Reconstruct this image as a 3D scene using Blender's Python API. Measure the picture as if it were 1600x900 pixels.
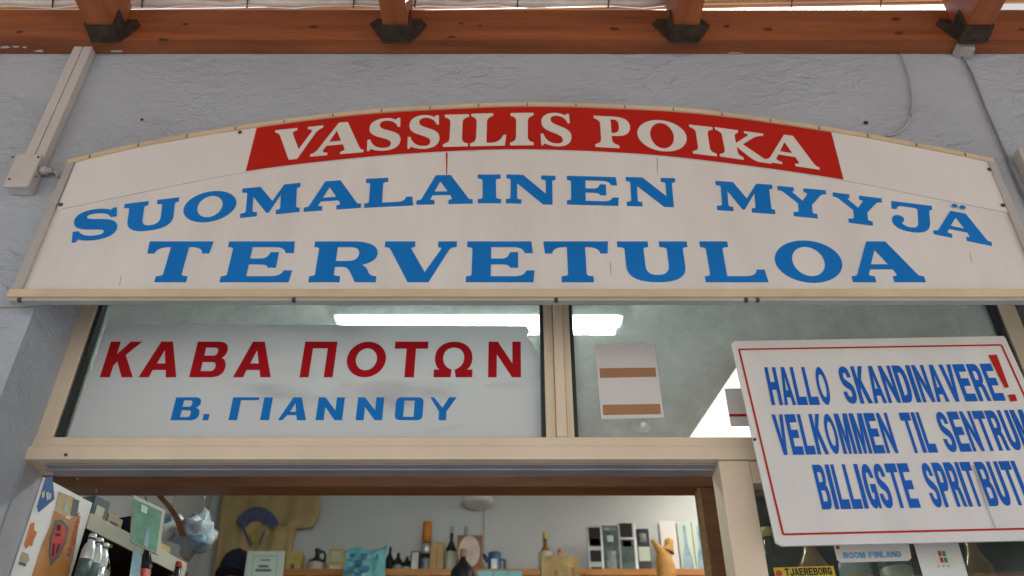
import bpy, bmesh, math, random
from mathutils import Vector, noise
from mathutils.geometry import tessellate_polygon
random.seed(7)
for o in list(bpy.data.objects): bpy.data.objects.remove(o)
SC = bpy.context.scene; COL = SC.collection
# ------------------------------------------------------------------ camera
F = 1386.0; TH = math.radians(36.4); CY = -1.3; CZ = 1.6
cam = bpy.data.cameras.new('camera'); cam.sensor_width = 36; cam.lens = 36*F/1600
cam.clip_start = .02; cam.clip_end = 500
co = bpy.data.objects.new('camera', cam); COL.objects.link(co)
co.location = (0, CY, CZ); co.rotation_euler = (math.pi/2+TH, 0, 0); SC.camera = co
cam.dof.use_dof = True; cam.dof.focus_distance = 1.62; cam.dof.aperture_fstop = 5.0
# ------------------------------------------------------------------ sky, sun, exposure
w = bpy.data.worlds.new('World'); SC.world = w; w.use_nodes = True
nt = w.node_tree; nt.nodes.clear()
sky = nt.nodes.new('ShaderNodeTexSky'); sky.sky_type = 'NISHITA'; sky.sun_disc = False
SUN_EL, SUN_AZ = math.radians(58), math.radians(20)      # the sun stands behind the shop: the whole front is in shade
sky.sun_elevation = SUN_EL; sky.sun_rotation = SUN_AZ; sky.air_density = 1.3; sky.dust_density = 2.5
bg = nt.nodes.new('ShaderNodeBackground'); bg.inputs[1].default_value = .12
wo = nt.nodes.new('ShaderNodeOutputWorld'); nt.links.new(sky.outputs[0], bg.inputs[0]); nt.links.new(bg.outputs[0], wo.inputs[0])
sl = bpy.data.lights.new('sun', 'SUN'); sl.energy = 3.5; sl.angle = math.radians(.5); sl.color = (1, .95, .86)
so = bpy.data.objects.new('sun', sl); COL.objects.link(so)
sd = Vector((math.sin(SUN_AZ)*math.cos(SUN_EL), math.cos(SUN_AZ)*math.cos(SUN_EL), math.sin(SUN_EL)))
so.rotation_euler = sd.to_track_quat('Z', 'Y').to_euler()
SC.view_settings.view_transform = 'Standard'; SC.view_settings.look = 'None'
SC.view_settings.gamma = 1; SC.view_settings.exposure = 1.5
# ------------------------------------------------------------------ pixel -> place
CT, ST = math.cos(TH), math.sin(TH)
def ray(px, py):
    u = (px-800)/F; v = (450-py)/F
    return Vector((u, CT-v*ST, ST+v*CT))
CAM = Vector((0, CY, CZ))
def P(px, py, Y=0.0):
    d = ray(px, py); return CAM+d*((Y-CY)/d.y)
def onplane(px, py, p0, n):
    d = ray(px, py); return CAM+d*((p0-CAM).dot(n)/d.dot(n))
# ------------------------------------------------------------------ materials
def mat(name, col, rough=.6, var=.12, scale=8., bump=0., bscale=60., metal=0., stretch=(1,1,1), col2=None, spec=.5, trans=0., emit=None, es=0., alpha=1.):
    m = bpy.data.materials.new(name); m.use_nodes = True
    n = m.node_tree; b = n.nodes['Principled BSDF']; L = n.links.new
    b.inputs['Roughness'].default_value = rough; b.inputs['Metallic'].default_value = metal
    b.inputs['Specular IOR Level'].default_value = spec; b.inputs['Transmission Weight'].default_value = trans
    b.inputs['Alpha'].default_value = alpha
    if emit: b.inputs['Emission Color'].default_value = (*emit, 1); b.inputs['Emission Strength'].default_value = es
    tc = n.nodes.new('ShaderNodeTexCoord'); mp = n.nodes.new('ShaderNodeMapping'); mp.inputs['Scale'].default_value = stretch
    L(tc.outputs['Object'], mp.inputs[0])
    nz = n.nodes.new('ShaderNodeTexNoise'); nz.inputs['Scale'].default_value = scale; nz.inputs['Detail'].default_value = 6; nz.inputs['Roughness'].default_value = .62
    L(mp.outputs[0], nz.inputs[0])
    rp = n.nodes.new('ShaderNodeValToRGB'); rp.color_ramp.elements[0].position = .3; rp.color_ramp.elements[1].position = .7
    c2 = col2 or [min(1, c*(1+var)) for c in col]
    rp.color_ramp.elements[0].color = (*[c*(1-var) for c in col], 1); rp.color_ramp.elements[1].color = (*c2, 1)
    L(nz.outputs[0], rp.inputs[0]); L(rp.outputs[0], b.inputs['Base Color'])
    if bump:
        n2 = n.nodes.new('ShaderNodeTexNoise'); n2.inputs['Scale'].default_value = bscale; n2.inputs['Detail'].default_value = 5
        L(mp.outputs[0], n2.inputs[0]); bp = n.nodes.new('ShaderNodeBump'); bp.inputs['Strength'].default_value = bump; bp.inputs['Distance'].default_value = .01
        L(n2.outputs[0], bp.inputs['Height']); L(bp.outputs[0], b.inputs['Normal'])
    return m
M = {}
def stucco():
    m = mat('stucco', (.385, .425, .48), .9, .1, 2.6, 0)
    n = m.node_tree; b = n.nodes['Principled BSDF']; L = n.links.new
    tc = n.nodes.new('ShaderNodeTexCoord'); mp = n.nodes.new('ShaderNodeMapping'); mp.inputs['Scale'].default_value = (1, 1, 1.7)
    mp.inputs['Rotation'].default_value = (0, .25, 0); L(tc.outputs['Object'], mp.inputs[0])
    a = n.nodes.new('ShaderNodeTexNoise'); a.inputs['Scale'].default_value = 24; a.inputs['Detail'].default_value = 4; a.inputs['Distortion'].default_value = .7
    c = n.nodes.new('ShaderNodeTexNoise'); c.inputs['Scale'].default_value = 140; c.inputs['Detail'].default_value = 3
    L(mp.outputs[0], a.inputs[0]); L(mp.outputs[0], c.inputs[0])
    ad = n.nodes.new('ShaderNodeMath'); ad.operation = 'MULTIPLY_ADD'; ad.inputs[1].default_value = .25
    L(c.outputs[0], ad.inputs[0]); L(a.outputs[0], ad.inputs[2])
    bp = n.nodes.new('ShaderNodeBump'); bp.inputs['Strength'].default_value = .6; bp.inputs['Distance'].default_value = .014
    L(ad.outputs[0], bp.inputs['Height']); L(bp.outputs[0], b.inputs['Normal'])
    g = n.nodes.new('ShaderNodeTexNoise'); g.inputs['Scale'].default_value = 5; g.inputs['Detail'].default_value = 4; L(tc.outputs['Object'], g.inputs[0])
    mr = n.nodes.new('ShaderNodeMapRange'); mr.inputs[1].default_value = .35; mr.inputs[2].default_value = .65; mr.inputs[3].default_value = .2; mr.inputs[4].default_value = .95
    L(g.outputs[0], mr.inputs[0]); L(mr.outputs[0], bp.inputs['Strength'])
    return m
M['stucco'] = stucco()
M['sign'] = mat('sign_white', (.7, .675, .66), .42, .06, 7, .03, 6, stretch=(1.5, 1, .35), col2=(.76, .735, .72))
M['signtop'] = mat('sign_white_panel', (.71, .695, .69), .4, .03, 3, .02, 8)
M['red'] = mat('vinyl_red', (.46, .014, .007), .5, .06, 6, spec=.2)
M['cream'] = mat('letter_cream', (.68, .66, .62), .45, .04, 8)
M['blue'] = mat('vinyl_blue', (.004, .175, .56), .5, .1, 5, spec=.2)
M['blue2'] = mat('vinyl_navy', (.008, .11, .48), .5, .1, 6, spec=.2)
M['darkred'] = mat('film_red', (.42, .006, .012), .5, .08, 6, spec=.2)
M['beige'] = mat('beige_aluminium', (.74, .61, .46), .45, .07, 6, .03, 90)
M['edge'] = mat('edge_trim_beige', (.62, .5, .33), .55, .12, 9)
M['greytrim'] = mat('grey_trim', (.42, .4, .38), .5, .1, 8)
M['frame'] = mat('grey_frame', (.3, .3, .33), .45, .12, 10)
M['rubber'] = mat('dark_gasket', (.02, .03, .03), .6)
M['wood'] = mat('stained_pine', (.27, .07, .018), .5, .35, 5, .12, 30, stretch=(.6, 6, 9), col2=(.35, .1, .025))
M['rafter'] = mat('rafter_pine', (.3, .085, .024), .5, .3, 5, .12, 30, stretch=(9, .6, 6))
M['darkwood'] = mat('dark_timber', (.29, .115, .048), .5, .25, 5, .05, 30, stretch=(1, 6, 8))
M['shelfwood'] = mat('shelf_pine', (.5, .21, .05), .5, .25, 5, stretch=(1, 6, 8))
M['rackdark'] = mat('dark_rack_board', (.045, .03, .024), .6, .3, 12)
M['knot'] = mat('wood_knot', (.07, .024, .01), .6)
M['iron'] = mat('rusty_iron', (.06, .04, .028), .7, .5, 45, .3, 90, metal=.4)
M['screw'] = mat('screw_steel', (.08, .075, .07), .5, .3, 60, metal=.5)
M['plastic'] = mat('grey_plastic', (.52, .49, .47), .5, .05, 10)
M['cable'] = mat('cable_grey', (.4, .38, .37), .5)
M['darkcable'] = mat('cable_dark', (.2, .2, .22), .5)
M['reed'] = mat('reed', (.42, .29, .16), .7, .35, 12, stretch=(.4, 8, 8))
M['film'] = mat('clear_film', (.75, .7, .64), .18, .15, 14, .5, 18, spec=.8)
M['intwall'] = mat('interior_plaster', (.62, .64, .64), .9, .05, 3, .08, 40)
M['ceil'] = mat('ceiling_board', (.66, .66, .62), .7, .12, 5, stretch=(8, .7, 1))
M['floor'] = mat('floor_tile', (.3, .27, .23), .5, .15, 5)
M['ground'] = mat('paving', (.36, .33, .29), .9, .15, 3, .2, 30)
M['white'] = mat('white_paint', (.75, .75, .73), .5, .05, 8)
M['paper'] = mat('paper', (.7, .66, .65), .7, .03, 5)
M['tan'] = mat('brown_tape', (.4, .2, .1), .6, .08, 8)
M['black'] = mat('black_gloss', (.012, .013, .018), .3)
M['navy'] = mat('navy_cloth', (.012, .013, .03), .85, .3, 30, .3, 200)
M['silver'] = mat('silver_foil', (.7, .74, .75), .28, .15, 25, metal=.6)
M['darkgreen'] = mat('dark_green_print', (.02, .05, .05), .4, .5, 25, col2=(.1, .17, .16))
M['greyprint'] = mat('grey_print', (.14, .17, .18), .4, .6, 22, col2=(.4, .46, .46))
M['yellow'] = mat('yellow_box', (.55, .42, .12), .6, .2, 25)
M['teal'] = mat('teal_bag', (.14, .42, .44), .45, .15, 18, .25, 30)
M['tealdark'] = mat('teal_print', (.02, .13, .3), .5)
M['card'] = mat('pale_green_card', (.55, .66, .58), .6, .04, 8)
M['ink'] = mat('grey_ink', (.1, .13, .14), .7)
M['lightink'] = mat('pale_ink', (.36, .43, .4), .7)
M['shirt'] = mat('tan_cloth', (.5, .37, .17), .9, .12, 12, .2, 120)
M['shirtblue'] = mat('blue_print', (.04, .08, .34), .8, .6, 60, col2=(.16, .17, .3))
M['shirtyellow'] = mat('yellow_print', (.5, .4, .04), .8)
M['orange'] = mat('orange_box', (.62, .2, .03), .4, .2, 25)
M['boxwood'] = mat('box_wood', (.48, .31, .13), .6, .2, 12, stretch=(1, 1, 6))
M['figwood'] = mat('carved_wood', (.55, .28, .06), .5, .2, 18, .1, 60)
M['burlap'] = mat('burlap', (.42, .3, .13), .9, .4, 22, .4, 140)
M['whisky'] = mat('amber_glass', (.26, .13, .03), .15, .2, 8)
M['glassdark'] = mat('dark_glass', (.02, .025, .02), .12, .2, 8)
M['clearb'] = mat('pale_glass', (.4, .45, .42), .12, .1, 8)
M['greenpic'] = mat('green_picture', (.05, .24, .14), .5, .35, 14, col2=(.18, .42, .3))
M['bluepic'] = mat('blue_card', (.1, .3, .46), .5, .3, 16, col2=(.4, .55, .6))
M['stickorange'] = mat('orange_sticker', (.6, .16, .03), .5, .2, 20)
M['stickbrown'] = mat('brown_poster', (.44, .2, .05), .5, .25, 14)
M['sticktan'] = mat('tan_poster', (.45, .34, .2), .6, .2, 18)
M['stickblue'] = mat('blue_sticker', (.01, .09, .3), .5)
M['bag'] = mat('plastic_bag', (.56, .6, .6), .25, .3, 14, .8, 26, col2=(.34, .44, .52))
M['strip'] = mat('price_strip', (.5, .5, .4), .5, .12, 12)
M['jugcream'] = mat('jug_cream', (.55, .53, .42), .4)
M['bluemug'] = mat('blue_enamel', (.03, .12, .26), .3, .2, 12)
M['pinkish'] = mat('pale_label', (.65, .52, .46), .5, .2, 20)
M['yelstick'] = mat('yellow_sticker', (.62, .45, .03), .5, .05)
M['skyblue'] = mat('sky_blue_print', (.16, .42, .65), .6)
M['logored'] = mat('logo_red', (.5, .05, .04), .6); M['logogreen'] = mat('logo_green', (.06, .3, .08), .6)
M['tube'] = mat('lit_tube', (.9, .9, .9), .4, emit=(.9, 1, .97), es=18.)
M['skylight'] = mat('skylight_panel', (.9, .9, .9), .5, emit=(1, .95, .84), es=1.4)
def film_mat():                     # white window film, a little see-through and grubby
    m = mat('window_film', (.82, .85, .88), .6, .1, 5, col2=(.88, .9, .92))
    n = m.node_tree; b = n.nodes['Principled BSDF']; out = [x for x in n.nodes if x.type == 'OUTPUT_MATERIAL'][0]
    t = n.nodes.new('ShaderNodeBsdfTranslucent'); t.inputs[0].default_value = (.85, .88, .9, 1)
    x = n.nodes.new('ShaderNodeMixShader'); x.inputs[0].default_value = .45
    n.links.new(b.outputs[0], x.inputs[1]); n.links.new(t.outputs[0], x.inputs[2]); n.links.new(x.outputs[0], out.inputs[0])
    return m
M['wfilm'] = film_mat()
_r = [x for x in M['wfilm'].node_tree.nodes if x.type == 'VALTORGB'][0].color_ramp
_r.elements[0].position = .27; _r.elements[0].color = (.5, .47, .5, 1); _r.elements[1].position = .46
[x for x in M['wfilm'].node_tree.nodes if x.type == 'MAPPING'][0].inputs['Scale'].default_value = (.5, 1, 1.6)
def glass_mat(lo=.3, hi=.52):                    # thin pane: clear + mirror by Fresnel + dust specks
    m = bpy.data.materials.new('window_glass'); m.use_nodes = True; n = m.node_tree; n.nodes.clear(); L = n.links.new
    out = n.nodes.new('ShaderNodeOutputMaterial'); tr = n.nodes.new('ShaderNodeBsdfTransparent'); tr.inputs[0].default_value = (.88, .95, .92, 1)
    gl = n.nodes.new('ShaderNodeBsdfGlossy'); gl.inputs['Roughness'].default_value = .03
    fr = n.nodes.new('ShaderNodeFresnel'); fr.inputs[0].default_value = 1.5
    mx = n.nodes.new('ShaderNodeMixShader'); L(fr.outputs[0], mx.inputs[0]); L(tr.outputs[0], mx.inputs[1]); L(gl.outputs[0], mx.inputs[2])
    df = n.nodes.new('ShaderNodeBsdfDiffuse'); df.inputs[0].default_value = (.66, .7, .72, 1)
    tl = n.nodes.new('ShaderNodeBsdfTranslucent'); tl.inputs[0].default_value = (.8, .85, .86, 1); dm = n.nodes.new('ShaderNodeMixShader'); dm.inputs[0].default_value = .5
    L(df.outputs[0], dm.inputs[1]); L(tl.outputs[0], dm.inputs[2])
    tc = n.nodes.new('ShaderNodeTexCoord'); nz = n.nodes.new('ShaderNodeTexNoise'); nz.inputs['Scale'].default_value = 9; nz.inputs['Detail'].default_value = 9; nz.inputs['Roughness'].default_value = .75
    L(tc.outputs['Object'], nz.inputs[0]); rp = n.nodes.new('ShaderNodeValToRGB')
    rp.color_ramp.elements[0].position = .4; rp.color_ramp.elements[0].color = (lo,)*3+(1,); rp.color_ramp.elements[1].position = .75; rp.color_ramp.elements[1].color = (hi,)*3+(1,)
    L(nz.outputs[0], rp.inputs[0]); m2 = n.nodes.new('ShaderNodeMixShader'); L(rp.outputs[0], m2.inputs[0]); L(mx.outputs[0], m2.inputs[1]); L(dm.outputs[0], m2.inputs[2]); L(m2.outputs[0], out.inputs[0])
    return m
M['glass'] = glass_mat(); M['cleanglass'] = glass_mat(.01, .1)
# ------------------------------------------------------------------ mesh helpers
class MB:
    def __init__(s): s.v = []; s.f = []; s.smooth = False
    def add(s, vs, fs):
        k = len(s.v); s.v += [tuple(v) for v in vs]; s.f += [tuple(i+k for i in f) for f in fs]; return s
    def box(s, x0, x1, y0, y1, z0, z1):
        x0, x1 = sorted((x0, x1)); y0, y1 = sorted((y0, y1)); z0, z1 = sorted((z0, z1))
        return s.add([(x, y, z) for z in (z0, z1) for y in (y0, y1) for x in (x0, x1)], [(0,2,3,1),(4,5,7,6),(0,1,5,4),(1,3,7,5),(3,2,6,7),(2,0,4,6)])
    def hexa(s, a, b):              # two matching 4-point loops
        return s.add(list(a)+list(b), [(0,1,2,3),(7,6,5,4),(0,4,5,1),(1,5,6,2),(2,6,7,3),(3,7,4,0)])
    def prism(s, loops, off):       # loops of 3D points (outer, holes...) swept by off (Vector)
        loops = [[Vector(p) for p in l] for l in loops]
        flat = [p for l in loops for p in l]; N = len(flat); tris = tessellate_polygon(loops)
        fs = [tuple(t) for t in tris]+[tuple(i+N for i in reversed(t)) for t in tris]
        k = 0
        for l in loops:
            n = len(l)
            fs += [(k+i, k+(i+1) % n, N+k+(i+1) % n, N+k+i) for i in range(n)]; k += n
        return s.add(flat+[p+Vector(off) for p in flat], fs)
    def tube(s, pts, r, n=8):
        pts = [Vector(p) for p in pts]; k = len(s.v); rs = r if isinstance(r, (list, tuple)) else [r]*len(pts)
        for i, p in enumerate(pts):
            d = (pts[min(i+1, len(pts)-1)]-pts[max(i-1, 0)]).normalized()
            a = d.cross(Vector((0, 0, 1)) if abs(d.z) < .9 else Vector((1, 0, 0))).normalized(); b = d.cross(a)
            s.v += [tuple(p+(a*math.cos(t)+b*math.sin(t))*rs[i]) for t in [2*math.pi*j/n for j in range(n)]]
        for i in range(len(pts)-1):
            s.f += [(k+i*n+j, k+i*n+(j+1) % n, k+(i+1)*n+(j+1) % n, k+(i+1)*n+j) for j in range(n)]
        s.f += [tuple(k+j for j in reversed(range(n))), tuple(k+(len(pts)-1)*n+j for j in range(n))]; s.smooth = True
        return s
    def lathe(s, prof, c, n=20):    # prof (r, z) from bottom up, about the vertical through c
        k = len(s.v); c = Vector(c)
        for r, z in prof: s.v += [(c.x+r*math.cos(t), c.y+r*math.sin(t), c.z+z) for t in [2*math.pi*j/n for j in range(n)]]
        for i in range(len(prof)-1):
            s.f += [(k+i*n+j, k+i*n+(j+1) % n, k+(i+1)*n+(j+1) % n, k+(i+1)*n+j) for j in range(n)]
        s.f += [tuple(k+j for j in reversed(range(n))), tuple(k+(len(prof)-1)*n+j for j in range(n))]; s.smooth = True
        return s
    def build(s, name, m, parent=None, bevel=0.):
        me = bpy.data.meshes.new(name); me.from_pydata(s.v, [], s.f); me.update()
        bm = bmesh.new(); bm.from_mesh(me)
        if bevel:
            bmesh.ops.bevel(bm, geom=list(bm.edges), offset=bevel, segments=2, affect='EDGES', profile=.6, clamp_overlap=True)
        bmesh.ops.recalc_face_normals(bm, faces=bm.faces); bm.to_mesh(me); bm.free()
        if getattr(s, 'allsmooth', False):
            for p in me.polygons: p.use_smooth = True
        if s.smooth:
            for p in me.polygons: p.use_smooth = len(p.vertices) == 4
        me.materials.append(M[m]); o = bpy.data.objects.new(name, me); COL.objects.link(o)
        if parent:
            o.parent = parent; q = parent; off = Vector((0, 0, 0))
            while q: off += q.location; q = q.parent
            o.location = -off
        return o
def tag(o, label=None, cat=None, group=None, kind=None):
    for k, v in (('label', label), ('category', cat), ('group', group), ('kind', kind)):
        if v: o[k] = v
    return o
def thing(name, loc, label, cat, group=None):
    o = bpy.data.objects.new(name, None); COL.objects.link(o); o.location = loc; o.empty_display_size = .05
    return tag(o, label, cat, group)
def arcpts(path):                   # 'M x,y L x,y C a b c Z' on a 100 x 100 box -> points
    out = []; t = path.replace('Z', '').split(); i = 0; cmd = 'M'
    def xy(s): a, b = s.split(','); return Vector((float(a), float(b)))
    while i < len(t):
        s = t[i]
        if s[0] in 'MLC': cmd = s[0]; s = s[1:]
        if cmd == 'C':
            p0 = out[-1]; p1, p2, p3 = xy(s), xy(t[i+1]), xy(t[i+2]); i += 3
            for k in range(1, 8):
                q = k/7; out.append(p0*(1-q)**3+p1*3*q*(1-q)**2+p2*3*q*q*(1-q)+p3*q**3)
        else: out.append(xy(s)); i += 1
    return out
def ell(cx, cy, rx, ry, n=36): return [Vector((cx+rx*math.cos(2*math.pi*i/n), cy+ry*math.sin(2*math.pi*i/n))) for i in range(n)]
SLAB = {
'T': ['M0,100 L100,100 L98,70 L87,70 C86,80 80,86 68,86 L64,86 L64,20 C64,16 67,14 74,14 L74,0 L26,0 L26,14 C33,14 36,16 36,20 L36,86 L32,86 C20,86 14,80 13,70 L2,70'],
'E': ['M0,0 L98,0 L100,28 L88,28 C86,18 80,14 70,14 L36,14 L36,43 L52,43 C60,43 63,41 64,35 L76,35 L76,73 L64,73 C63,66 60,57 52,57 L36,57 L36,86 L68,86 C78,86 84,82 86,71 L98,71 L96,100 L0,100 L0,86 C6,86 8,84 8,80 L8,20 C8,16 6,14 0,14'],
'R': ['M0,0 L46,0 L46,14 C39,14 36,16 36,20 L36,37 L46,37 C54,37 57,32 60,24 L69,0 L100,0 L100,14 C94,14 90,17 88,22 C85,32 82,38 76,42 C91,47 98,57 98,70 C98,90 82,100 60,100 L0,100 L0,86 C6,86 8,84 8,80 L8,20 C8,16 6,14 0,14', 'M36,51 L36,86 L54,86 C66,86 70,80 70,69 C70,57 64,51 54,51'],
'V': ['M0,100 L42,100 L42,86 C37,86 36,84 38,79 L58,24 L78,79 C80,84 78,86 74,86 L74,100 L100,100 L100,86 C95,86 92,84 90,80 L64,0 L36,0 L8,81 C6,85 4,86 0,86'],
'A': ['M35,100 L62,100 L92,19 C93,15 96,14 100,14 L100,0 L57,0 L57,14 C62,14 64,16 63,20 L60,31 L29,31 L25,20 C24,16 26,14 32,14 L32,0 L0,0 L0,14 C5,14 8,16 9,19', 'M32,43 L56,43 L43,79'],
'U': ['M0,100 L44,100 L44,86 C39,86 37,84 37,80 L37,40 C37,24 42,17 53,17 C64,17 70,25 70,40 L70,80 C70,84 67,86 60,86 L60,100 L100,100 L100,86 C95,86 93,84 93,80 L93,38 C93,12 79,0 52,0 C22,0 10,14 10,40 L10,80 C10,84 6,86 0,86'],
'L': ['M0,0 L100,0 L98,30 L85,30 C84,20 78,14 66,14 L36,14 L36,80 C36,84 39,86 46,86 L46,100 L0,100 L0,86 C6,86 9,84 9,80 L9,20 C9,16 6,14 0,14'],
'S': ['M88,98 L96,98 L97,68 L84,68 C80,80 68,86 48,86 C36,86 30,83 30,77 C30,70 40,69 58,66 C86,62 100,54 100,33 C100,12 80,0 52,0 C36,0 24,3 15,8 L10,0 L2,0 L2,34 L15,34 C20,20 34,14 52,14 C66,14 71,18 71,24 C71,31 62,32 42,35 C16,39 2,46 2,67 C2,88 22,100 48,100 C64,100 74,97 83,92'],
'M': ['M0,100 L31,100 L53,46 L72,100 L100,100 L100,86 C96,86 94,84 94,80 L94,20 C94,16 96,14 100,14 L100,0 L60,0 L60,14 C65,14 67,16 67,20 L67,66 L48,8 L44,8 L20,68 L20,20 C20,16 23,14 28,14 L28,0 L0,0 L0,14 C6,14 9,16 9,20 L9,80 C9,84 6,86 0,86'],
'N': ['M0,100 L34,100 L80,36 L80,80 C80,84 77,86 71,86 L71,100 L100,100 L100,86 C96,86 93,84 93,80 L93,0 L74,0 L22,70 L22,20 C22,16 25,14 31,14 L31,0 L0,0 L0,14 C6,14 9,16 9,20 L9,80 C9,84 6,86 0,86'],
'I': ['M0,100 L100,100 L100,86 C86,86 79,84 79,78 L79,22 C79,16 86,14 100,14 L100,0 L0,0 L0,14 C14,14 21,16 21,22 L21,78 C21,84 14,86 0,86'],
'Y': ['M0,100 L34,100 L34,87 C30,87 29,84 31,81 L50,56 L60,79 C62,84 60,86 54,86 L54,100 L100,100 L100,86 C94,86 91,84 88,80 L68,44 L68,20 C68,16 71,14 77,14 L77,0 L29,0 L29,14 C36,14 40,16 40,20 L40,46 L12,81 C9,85 5,86 0,86'],
'J': ['M2,100 L100,100 L100,86 C95,86 93,84 93,80 L93,38 C93,12 78,0 50,0 C18,0 2,14 2,34 C2,46 8,52 17,52 C26,52 31,46 31,39 C31,33 28,29 25,27 C30,19 38,15 48,15 C60,15 65,22 65,36 L65,80 C65,84 60,86 50,86 L26,86 C18,86 15,82 14,73 L2,73'],
'O': None}
FLARE = {
'I': ['M0,100 L100,100 L100,92 C80,88 75,84 75,72 L75,28 C75,16 80,12 100,8 L100,0 L0,0 L0,8 C20,12 25,16 25,28 L25,72 C25,84 20,88 0,92'],
'L': ['M0,0 L96,0 L100,32 L92,32 C84,16 76,10 60,9 L45,9 L45,72 C45,84 49,88 62,92 L62,100 L0,100 L0,92 C12,88 16,84 16,72 L16,28 C16,16 12,12 0,8'],
'V': ['M0,100 L46,100 L46,93 C38,90 36,88 39,80 L56,30 L77,82 C79,88 77,91 68,93 L68,100 L100,100 L100,93 C93,90 90,86 86,78 L56,0 L39,0 L12,80 C9,88 6,91 0,93'],
'A': ['M46,100 L63,100 L90,20 C93,12 95,9 100,7 L100,0 L56,0 L56,7 C64,9 65,12 62,20 L59,30 L28,30 L24,20 C21,12 23,9 32,7 L32,0 L0,0 L0,7 C6,9 9,12 12,18', 'M32,41 L55,41 L44,75'],
'S': ['M84,98 L92,98 L94,70 L87,70 C82,84 68,92 52,92 C40,92 33,88 33,80 C33,70 44,66 62,60 C88,52 98,44 98,28 C98,10 80,0 54,0 C38,0 26,3 14,8 L10,2 L4,2 L2,36 L10,36 C16,18 32,8 52,8 C66,8 71,12 71,20 C71,30 60,34 42,40 C16,48 4,56 4,72 C4,90 22,100 48,100 C62,100 70,97 80,93'],
'P': ['M0,100 L58,100 C88,100 100,88 100,70 C100,50 86,38 60,38 L47,38 L47,28 C47,16 52,12 66,8 L66,0 L0,0 L0,8 C12,12 17,16 17,28 L17,72 C17,84 12,88 0,92', 'M47,47 L47,91 L54,91 C65,91 69,84 69,70 C69,55 64,47 52,47'],
'K': ['M0,100 L46,100 L46,92 C39,88 37,84 37,72 L37,54 L64,86 C66,90 64,92 58,93 L58,100 L96,100 L96,93 C86,91 82,88 75,82 L50,53 L84,16 C90,10 94,8 100,7 L100,0 L74,0 C66,4 62,8 56,16 L37,42 L37,28 C37,16 39,12 46,8 L46,0 L0,0 L0,8 C9,12 12,16 12,28 L12,72 C12,84 9,88 0,92'],
'O': None}
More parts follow.
